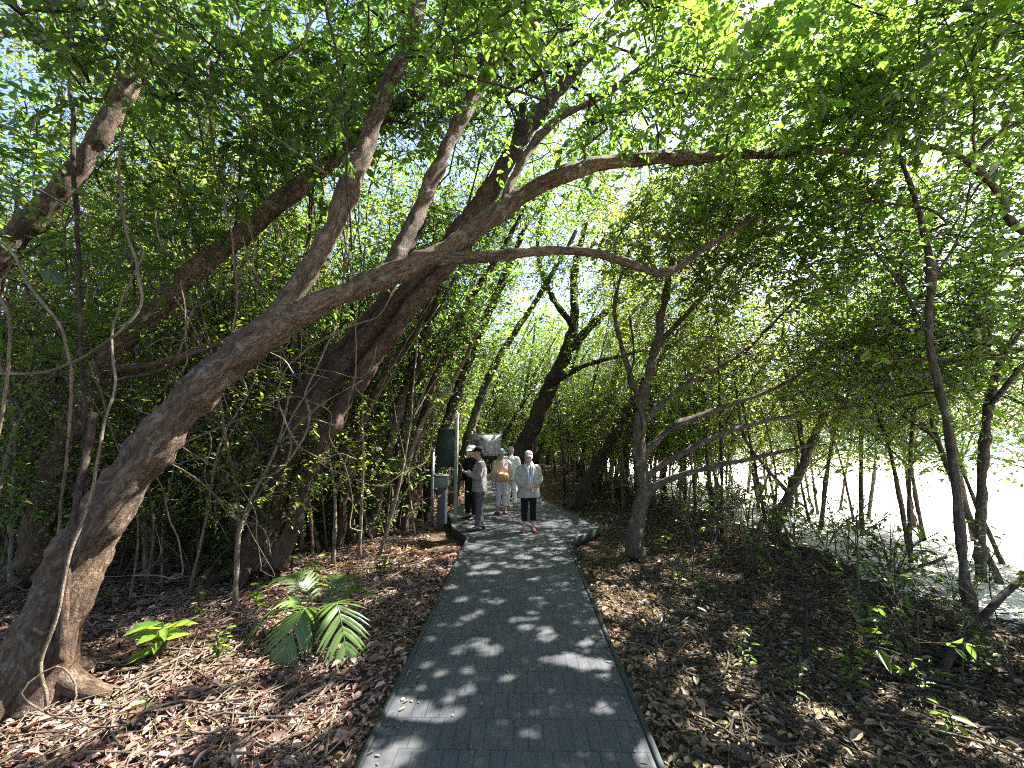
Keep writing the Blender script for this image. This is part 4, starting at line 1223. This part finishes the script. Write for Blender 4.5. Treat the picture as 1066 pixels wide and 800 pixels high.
def fuse(mb, name, mat, parent, voxel=.009, wrinkle=0.0, smooth=2, freq=9.0):
    """one continuous skin round all the shapes in mb"""
    o = mb.build(name, mat, None)
    r = o.modifiers.new('r', 'REMESH'); r.mode = 'VOXEL'; r.voxel_size = voxel
    if smooth:
        s = o.modifiers.new('s', 'SMOOTH'); s.factor = .5; s.iterations = smooth
    dg = bpy.context.evaluated_depsgraph_get()
    me = bpy.data.meshes.new_from_object(o.evaluated_get(dg))
    old = o.data
    o.modifiers.clear(); o.data = me
    bpy.data.meshes.remove(old)
    me.name = name
    if not me.materials:
        me.materials.append(mat)
    if wrinkle:
        for v in me.vertices:
            c = v.co
            k = noise.noise((c.x * freq, c.y * freq, c.z * freq * .6)) + .6 * noise.noise((c.x * freq * 2.3 + c.z * 4, c.y * freq * 2.3, c.z * freq * 1.1))
            v.co = c + v.normal * (k * wrinkle)
    me.polygons.foreach_set('use_smooth', np.full(len(me.polygons), True))
    o.parent = parent
    return o


def hand(mb, w, d, side, palm):
    """palm, four unequal curled fingers and a thumb leaving the side of the palm"""
    w = np.array(w, float); d = np.array(d, float); d /= np.linalg.norm(d)
    pn = np.array(palm, float); pn -= d * np.dot(pn, d); pn /= np.linalg.norm(pn)
    s = np.cross(d, pn) * side
    for k in (-1, 0, 1):
        mb.tube([w - d * .01 + s * k * .016, w + d * .045 + s * k * .022, w + d * .088 + s * k * .025], [.016, .017, .014], 8)
    for k, (off, L) in enumerate(((.034, .066), (.012, .076), (-.011, .071), (-.032, .055))):
        b = w + d * .075 + s * off
        mb.tube([b, b + d * .4 * L + pn * .08 * L, b + d * .75 * L + pn * .33 * L, b + d * .95 * L + pn * .62 * L], [.0095, .009, .0085, .007], 8)
    b = w + d * .025 + s * .03
    mb.tube([b, b + s * .022 + d * .025 + pn * .008, b + s * .028 + d * .055 + pn * .018, b + s * .02 + d * .074 + pn * .026], [.012, .0115, .010, .008], 8)


def person(label, loc, rz, H, arms, legs, shirt, trousers, skin, shoe, hair, hat=None, hatkind='cap', hem=.80, leg_end=.10, loose=.03, head_turn=(0, 0), sleeve=.9, group=None, hairlong=False):
    root = thing('person', label, 'person', loc, rz, group)
    root.scale = (H / 1.73,) * 3
    mb = MB()
    hx, hy = head_turn
    loft(mb, [(0, 0, .80, .10, .085), (0, 0, .88, .155, .105), (0, 0, 1.0, .135, .095), (0, .005, 1.1, .14, .10), (0, .005, 1.24, .165, .115), (0, -.005, 1.34, .165, .095), (0, -.01, 1.39, .10, .07), (0, -.005, 1.43, .055, .055)])
    mb.tube([(0, -.015, 1.36), (0, hy * .4, 1.42), (hx * .5, hy + .0, 1.49)], [.058, .052, .052], 12)
    hd = [(0, .035, 0, .028, .03), (0, .025, .025, .05, .058), (0, .012, .07, .066, .082), (0, .004, .115, .073, .094), (0, 0, .16, .074, .096), (0, -.004, .20, .06, .078), (0, -.008, .226, .026, .034)]
    loft(mb, [(x + hx, y + hy, z + 1.445, a, b) for x, y, z, a, b in hd])
    mb.tube([(hx, hy + .092, 1.575), (hx, hy + .108, 1.548), (hx, hy + .094, 1.535)], [.010, .015, .010], 8)
    mb.tube([(hx - .022, hy + .078, 1.500), (hx, hy + .088, 1.502), (hx + .022, hy + .078, 1.500)], [.007, .009, .007], 6)
    for sg in (-1, 1):
        mb.tube([(hx + sg * .074, hy - .008, 1.525), (hx + sg * .084, hy - .014, 1.555), (hx + sg * .078, hy - .012, 1.583)], [.010, .013, .010], 8)
    for sg, (el, wr, hd_, pn) in zip((-1, 1), arms):
        sh = np.array((sg * .185, -.005, 1.345)); el = np.array(el, float); wr = np.array(wr, float)
        mb.tube(smooth_path(np.array([(sg * .12, 0, 1.34), sh, (sh + el) / 2, el, (el + wr) / 2, wr]), .04), np.interp(np.linspace(0, 1, len(smooth_path(np.array([(sg * .12, 0, 1.34), sh, (sh + el) / 2, el, (el + wr) / 2, wr]), .04))), [0, .2, .55, .8, 1], [.06, .052, .040, .036, .024]), 10)
        hand(mb, wr, hd_, sg, pn)
    for sg, (kn, an, toe) in zip((-1, 1), legs):
        hp = np.array((sg * .085, 0, .86)); kn = np.array(kn, float); an = np.array(an, float)
        P = smooth_path(np.array([hp, (hp + kn) / 2, kn, (kn + an) / 2 + (0, -.012, .03), an]), .04)
        mb.tube(P, np.interp(np.linspace(0, 1, len(P)), [0, .25, .5, .66, 1], [.088, .078, .054, .054, .036]), 10)
        tv = np.array(toe, float); tv /= np.linalg.norm(tv)
        a0 = np.array((an[0], an[1], .04))
        mb.tube([a0 - tv * .05, a0 + tv * .03, a0 + tv * .11 - (0, 0, .01), a0 + tv * .17 - (0, 0, .018)], [.036, .038, .030, .020], 10)
        mb.tube([an, a0], [.034, .036], 8)
    fuse(mb, 'body', skin, root, .0075, 0, 3)
    for sg in (-1, 1):
        e = MB(); loft(e, [(hx + sg * .032, hy + .084, 1.557, .006, .004), (hx + sg * .032, hy + .085, 1.565, .013, .008), (hx + sg * .032, hy + .084, 1.573, .006, .004)], 8)
        e.build('eye', M_EYE, root)
    # hair
    h = MB()
    loft(h, [(hx, hy - .035, 1.50 - .10 * hairlong, .058, .062), (hx, hy - .03, 1.55, .082, .085), (hx, hy - .022, 1.61, .086, .092), (hx, hy - .010, 1.655, .068, .086), (hx, hy - .008, 1.684, .028, .04)])
    fuse(h, 'hair', hair, root, .010, .004, 1, 30)
    # shirt
    s = MB(); k = loose
    loft(s, [(0, 0, hem, .165 + k * 1.3, .12 + k * 1.2), (0, .002, .92, .160 + k * 1.2, .115 + k * 1.1), (0, .004, 1.05, .148 + k, .108 + k), (0, .005, 1.22, .172 + k * .6, .122 + k * .6), (0, -.003, 1.34, .178 + k * .2, .105 + k * .2), (0, -.01, 1.395, .105, .078), (0, -.006, 1.43, .062, .06)], 20)
    for sg, (el, wr, _, _) in zip((-1, 1), arms):
        sh = np.array((sg * .185, -.005, 1.345)); el = np.array(el, float); wr = np.array(wr, float)
        P = smooth_path(np.array([(sg * .10, 0, 1.33), sh, (sh + el) / 2, el, (el + wr) / 2, el + (wr - el) * sleeve]) if sleeve > .55 else np.array([(sg * .10, 0, 1.33), sh, (sh + el) / 2, el + (sh - el) * .1]), .04)
        s.tube(P, np.linspace(.072, .046 + k * .3, len(P)), 12)
    fuse(s, 'shirt', shirt, root, .012, .010, 2)
    t = MB()
    loft(t, [(0, 0, .76, .15, .11), (0, 0, .88, .172, .122), (0, 0, 1.0, .150, .108)], 18)
    for sg, (kn, an, _) in zip((-1, 1), legs):
        hp = np.array((sg * .085, 0, .86)); kn = np.array(kn, float); an = np.array(an, float)
        q = kn + (an - kn) * (1 - (leg_end - .07) / (kn[2] - .07))
        P = smooth_path(np.array([hp, (hp + kn) / 2, kn, (kn + q) / 2, q]), .04)
        t.tube(P, np.interp(np.linspace(0, 1, len(P)), [0, .5, 1], [.100, .078, .066]), 12)
    fuse(t, 'trousers', trousers, root, .012, .008, 2)
    for sg, (kn, an, toe) in zip((-1, 1), legs):
        f = MB(); tv = np.array(toe, float); tv /= np.linalg.norm(tv); sd_ = np.array((-tv[1], tv[0], 0))
        rr = []
        for u, wd, hgt in ((-.085, .026, .05), (-.05, .040, .075), (.02, .043, .075), (.09, .047, .055), (.15, .042, .045), (.19, .022, .03)):
            c = np.array((an[0], an[1], 0)) + tv * u
            rr.append(np.array([c + sd_ * wd * math.cos(q) + np.array((0, 0, hgt / 2 + hgt / 2 * math.sin(q))) for q in np.arange(12) / 12 * 2 * PI]))
        V = np.concatenate(rr); n_ = len(rr)
        i = np.arange(n_ - 1)[:, None] * 12; j = np.arange(12)[None]; j2 = (j + 1) % 12
        f.add(V, np.stack([i + j, i + j2, i + 12 + j2, i + 12 + j], -1).reshape(-1, 4))
        f.add(rr[0], [list(range(11, -1, -1))]); f.add(rr[-1], [list(range(12))])
        f.build('shoe', shoe, root)
    if hat is not None:
        c = MB()
        loft(c, [(hx, hy - .004, 1.605, .088, .108), (hx, hy - .004, 1.65, .086, .104), (hx, hy - .006, 1.69, .066, .080), (hx, hy - .008, 1.706, .025, .03)], 20)
        if hatkind == 'cap':
            a = np.linspace(-1.0, 1.0, 9)
            inn = np.stack([hx + .084 * np.sin(a), hy - .004 + .104 * np.cos(a), np.full(9, 1.614)], -1)
            outr = np.stack([hx + .086 * np.sin(a), hy + .06 + .125 * np.cos(a), 1.600 - .012 * np.abs(a)], -1)
            V = np.concatenate([inn, outr, inn - (0, 0, .007), outr - (0, 0, .007)])
            fc = []
            for i in range(8):
                fc += [(i, i + 1, 10 + i, 9 + i), (18 + i, 27 + i, 28 + i, 19 + i), (9 + i, 10 + i, 28 + i, 27 + i)]
            c.add(V, fc)
        else:
            loft(c, [(hx, hy, 1.600, .10, .12), (hx, hy, 1.597, .155, .17), (hx, hy, 1.585, .16, .175), (hx, hy, 1.59, .10, .12)], 24)
        c.build('hat', hat, root)
    return root


def standing(sp=.10, ang=.12, dy=0.0):
    return [((-sp, .015, .46), (-sp - .005, dy, .08), (-ang, 1, 0)), ((sp, .015, .46), (sp + .005, -dy, .08), (ang, 1, 0))]


HANG = [((-.245, -.02, 1.08), (-.235, .06, .84), (.05, .15, -1), (1, 0, 0)), ((.245, -.02, 1.08), (.235, .06, .84), (-.05, .15, -1), (-1, 0, 0))]
READ = [((-.215, .06, 1.08), (-.10, .27, 1.16), (.3, 1, .25), (.2, -.2, 1)), ((.215, .06, 1.08), (.10, .27, 1.16), (-.3, 1, .25), (-.2, -.2, 1))]
FRONT = [((-.25, .0, 1.09), (-.10, .19, .98), (1, .35, -.2), (0, -1, .1)), ((.25, .0, 1.09), (.10, .20, .96), (-1, .35, -.2), (0, -1, .1))]


def on_deck(px, Y, z=DECK):
    return ((px - 542) / F_PX * Y, Y, z)


p1 = on_deck(500, 8.55)
person('man in grey shirt and dark cap standing side on at the left of the group', p1, PI / 2 + .25, 1.69, READ, standing(.075, .1, .05), M_GREY, M_CHAR, M_SKIN2, M_SHOE, M_HAIRD, M_BLACK, 'cap', .78, .09, .035, (0, .03))
sheet_o = MB()
sheet_o.box((0, 0, 0), (.004, .15, .20), 0)
po = sheet_o.build('paper_leaflet', M_WHITE); po.location = (p1[0] - .37, p1[1] + .02 - .08, DECK + 1.26); po.rotation_euler = (0, -.6, .25)
tag(po, 'white leaflet held by the man in the dark cap', 'leaflet')
person('person in white cap and black clothes partly hidden behind the man in grey', on_deck(491.5, 9.6), PI / 2 + .9, 1.66, HANG, standing(), M_BLACK, M_BLACK, M_SKIN, M_SHOE, M_HAIRD, M_WHITE, 'cap', .82, .10, .02)
p3 = on_deck(522.5, 10.1)
person('person in pinkish beige top and pale trousers carrying a tan bag, seen from behind', p3, .35, 1.56, HANG, standing(.085, .1, .04), M_PINK, M_LAV, M_SKIN, M_SANDAL, M_HAIR, M_BLUEGREY, 'brim', .84, .20, .03, (0, .02))
bagm = MB()
bagm.box((0, 0, 0), (.27, .09, .21), 0, 0, bev=.03)
bago = bagm.build('shoulder_bag', M_TAN); bago.location = (p3[0] + .03, p3[1] - .19, DECK + .88); bago.rotation_euler = (0.08, .06, .2)
st = MB()
st.tube(smooth_path([(-.12, 0, .09), (-.17, .02, .25), (-.12, .08, .44), (-.02, .16, .50)], .04), .011, 6)
st.build('strap', M_TAN, bago)
tag(bago, 'tan bag at the back of the person in the pinkish top', 'bag')
person('person in sunlit white shirt and white trousers, back of the group', on_deck(532, 10.9), -.3, 1.6, HANG, standing(), M_WHITE, M_WHITE, M_SKIN, M_SANDAL, M_HAIR, None, 'brim', .80, .12, .05)
p5 = on_deck(550, 8.45)
w = person('woman in silver cap, loose beige shirt, striped scarf and black cropped trousers facing the camera', p5, PI + .1, 1.6, FRONT, standing(.095, .2), M_BEIGE, M_BLACK, M_SKIN, M_SANDAL, M_HAIR, mat_plain('silver_cap', (.50, .49, .52), .9, .1, .15), 'cap', .72, .22, .06, (0, .03), .88)
sc = MB()
for q in ([(-.075, .00, 1.44), (-.07, .10, 1.36), (-.055, .165, 1.22), (-.05, .185, 1.02), (-.06, .205, .84)], [(.075, .00, 1.44), (.06, .10, 1.36), (.02, .165, 1.24), (.0, .188, 1.08), (.005, .20, .95)]):
    P = smooth_path(np.array(q, float), .03)
    for k, o_ in enumerate((-.018, 0, .018)):
        sc.tube(P + np.array([o_, .004 * (k == 1), 0]), .012, 6)
sc.tube(smooth_path([(-.075, 0, 1.44), (-.05, -.065, 1.47), (.05, -.065, 1.47), (.075, 0, 1.44)], .02), .02, 8)
m, nt, out = new_mat('striped_scarf')
tcs = nt.nodes.new('ShaderNodeTexCoord').outputs['Object']
wv = nt.nodes.new('ShaderNodeTexWave'); wv.inputs['Scale'].default_value = 9; wv.inputs['Distortion'].default_value = 1
nt.links.new(tcs, wv.inputs['Vector'])
rw = ramp(nt, [(.35, (.10, .22, .36)), (.6, (.70, .72, .76))], wv.outputs['Fac'])
principled(nt, out, rw.outputs[0], .9, .1)
sc.build('scarf', m, w)

# ------------------------------------------------------------------ posts and signs beside the platform
M_GALV = mat_plain('galvanised_steel', (.26, .27, .28), .45, .5, .15, 25, .6)
M_SIGNG = mat_plain('dark_green_panel', (.018, .032, .022), .6, .35, .25, 6)
M_PGREEN = mat_plain('pale_green_post', (.22, .25, .20), .7, .3, .25, 10)
M_BOX = mat_plain('grey_green_box', (.14, .16, .14), .6, .35, .2, 12)


def gp(px, Y):
    x = (px - 542) / F_PX * Y
    return (x, Y, gz(x, Y))


b = gp(451.5, 9.4)
r_ = thing('steel_post', 'galvanised steel post standing left of the dark green sign', 'post', b)
mb = MB(); mb.tube([(0, 0, -.1), (0, 0, .8), (0, 0, 1.68)], .036, 14); mb.tube([(0, 0, .35), (0, 0, .40)], .048, 14); mb.build('pole', M_GALV, r_)
mb = MB(); mb.tube([(0, 0, 1.68), (0, 0, 1.70)], .048, 14); mb.build('cap', M_GALV, r_)
b = gp(475.5, 9.3)
r_ = thing('green_sign', 'dark green blank sign panel hung on a pale post with a white tip', 'sign', b)
mb = MB(); mb.box((0, 0, 1.15), (.075, .075, 2.5), bev=.008); mb.build('post', M_PGREEN, r_)
mb = MB(); mb.box((0, 0, 2.45), (.09, .09, .14), bev=.012); mb.build('post_cap', M_WHITE, r_)
mb = MB(); mb.box((-.235, .0, 1.74), (.38, .03, .86), bev=.006); mb.build('panel', M_SIGNG, r_)
mb = MB()
for z in (1.42, 2.05):
    mb.box((-.10, .022, z), (.22, .012, .05))
mb.build('bracket', M_GALV, r_)
b = gp(461, 9.15)
r_ = thing('pedestal_box', 'grey green box with sloping lid on a dark pedestal under the green sign', 'box', b)
mb = MB(); mb.box((0, 0, .42), (.15, .15, .98), bev=.01); mb.build('pedestal', M_CHAR, r_)
mb = MB(); mb.box((0, 0, 1.03), (.30, .26, .24), bev=.015); mb.build('casing', M_BOX, r_)
mb = MB(); mb.box((0, -.01, 1.165), (.33, .29, .03), bev=.01); mb.build('lid', M_GALV, r_)
mb = MB(); mb.box((.105, -.02, .50), (.055, .03, .72), bev=.006); mb.build('strip', M_LAV, r_)

bx = (506 - 542) / F_PX * 11.7
r_ = thing('notice_board', 'upright notice board with grey and white pictures behind the group of people', 'sign', (bx, 11.7, gz(bx, 11.7)))
mb = MB(); mb.box((-.40, 0, 1.02), (.06, .06, 2.2), bev=.006); mb.build('post', M_PGREEN, r_)
mb = MB(); mb.box((.40, 0, 1.02), (.06, .06, 2.2), bev=.006); mb.build('post', M_PGREEN, r_)
mb = MB(); mb.box((0, -.055, 1.74), (.86, .04, .62), bev=.006); mb.build('frame', M_PGREEN, r_)
m, nt, out = new_mat('board_pictures')
tcs = nt.nodes.new('ShaderNodeTexCoord').outputs['Object']
vo = nt.nodes.new('ShaderNodeTexVoronoi'); vo.distance = 'CHEBYCHEV'; vo.inputs['Scale'].default_value = 5
nt.links.new(tcs, vo.inputs['Vector'])
sx = nt.nodes.new('ShaderNodeSeparateXYZ'); nt.links.new(tcs, sx.inputs[0])
rx_ = ramp(nt, [(.48, (.20, .19, .24)), (.56, (.45, .45, .47))])
mr = nt.nodes.new('ShaderNodeMapRange'); mr.inputs[1].default_value = -.45; mr.inputs[2].default_value = .45
nt.links.new(sx.outputs[0], mr.inputs[0]); nt.links.new(mr.outputs[0], rx_.inputs[0])
bwn = nt.nodes.new('ShaderNodeRGBToBW'); nt.links.new(vo.outputs['Color'], bwn.inputs[0])
cc = mixc(nt, .45, rx_.outputs[0], ramp(nt, [(.2, (.12, .12, .15)), (.5, (.45, .42, .42)), (.8, (.6, .6, .6))], bwn.outputs[0]).outputs[0])
principled(nt, out, cc, .4, .4)
mb = MB(); mb.box((0, -.080, 1.74), (.80, .012, .56)); mb.build('picture_panel', m, r_)

# ------------------------------------------------------------------ light, world, camera
world = bpy.data.worlds.new('World'); scene.world = world
world.use_nodes = True
wn = world.node_tree
bg = wn.nodes.get('Background') or wn.nodes.new('ShaderNodeBackground')
sky = wn.nodes.new('ShaderNodeTexSky')
sky.sky_type = 'NISHITA'; sky.sun_disc = False
sky.sun_elevation = SUN_EL; sky.sun_rotation = SUN_AZ
sky.air_density = 1.0; sky.dust_density = 2.0; sky.ozone_density = 1.0
wn.links.new(sky.outputs[0], bg.inputs[0])
bg.inputs[1].default_value = .066
sd = bpy.data.lights.new('sun', 'SUN'); sd.energy = 5.0; sd.angle = math.radians(.5); sd.color = (1, .95, .86)
so = bpy.data.objects.new('sun', sd); COL.objects.link(so)
to_sun = Vector((math.sin(SUN_AZ) * math.cos(SUN_EL), math.cos(SUN_AZ) * math.cos(SUN_EL), math.sin(SUN_EL)))
so.rotation_euler = to_sun.to_track_quat('Z', 'Y').to_euler()
so.location = to_sun * 40

cd = bpy.data.cameras.new('camera'); cam = bpy.data.objects.new('camera', cd); COL.objects.link(cam)
cd.sensor_width = 36; cd.sensor_fit = 'HORIZONTAL'; cd.lens = 36 * F_PX / 1066
cd.clip_start = .05; cd.clip_end = 4000
cam.location = (0, 0, CAM_Z)
cam.rotation_euler = (PI / 2 + PITCH, 0, YAW)
scene.camera = cam

scene.render.engine = 'CYCLES'
cy = scene.cycles
cy.max_bounces = 7; cy.diffuse_bounces = 4; cy.glossy_bounces = 2; cy.transmission_bounces = 4; cy.transparent_max_bounces = 4
cy.caustics_reflective = False; cy.caustics_refractive = False
cy.sample_clamp_indirect = 4
cy.pixel_filter_type = 'BLACKMAN_HARRIS'; cy.filter_width = 1.05
cy.use_denoising = False
try:
    cy.denoiser = 'OPENIMAGEDENOISE'
except Exception:
    pass
vs = scene.view_settings
vs.view_transform = 'Standard'; vs.look = 'None'; vs.gamma = 1; vs.exposure = 2.95
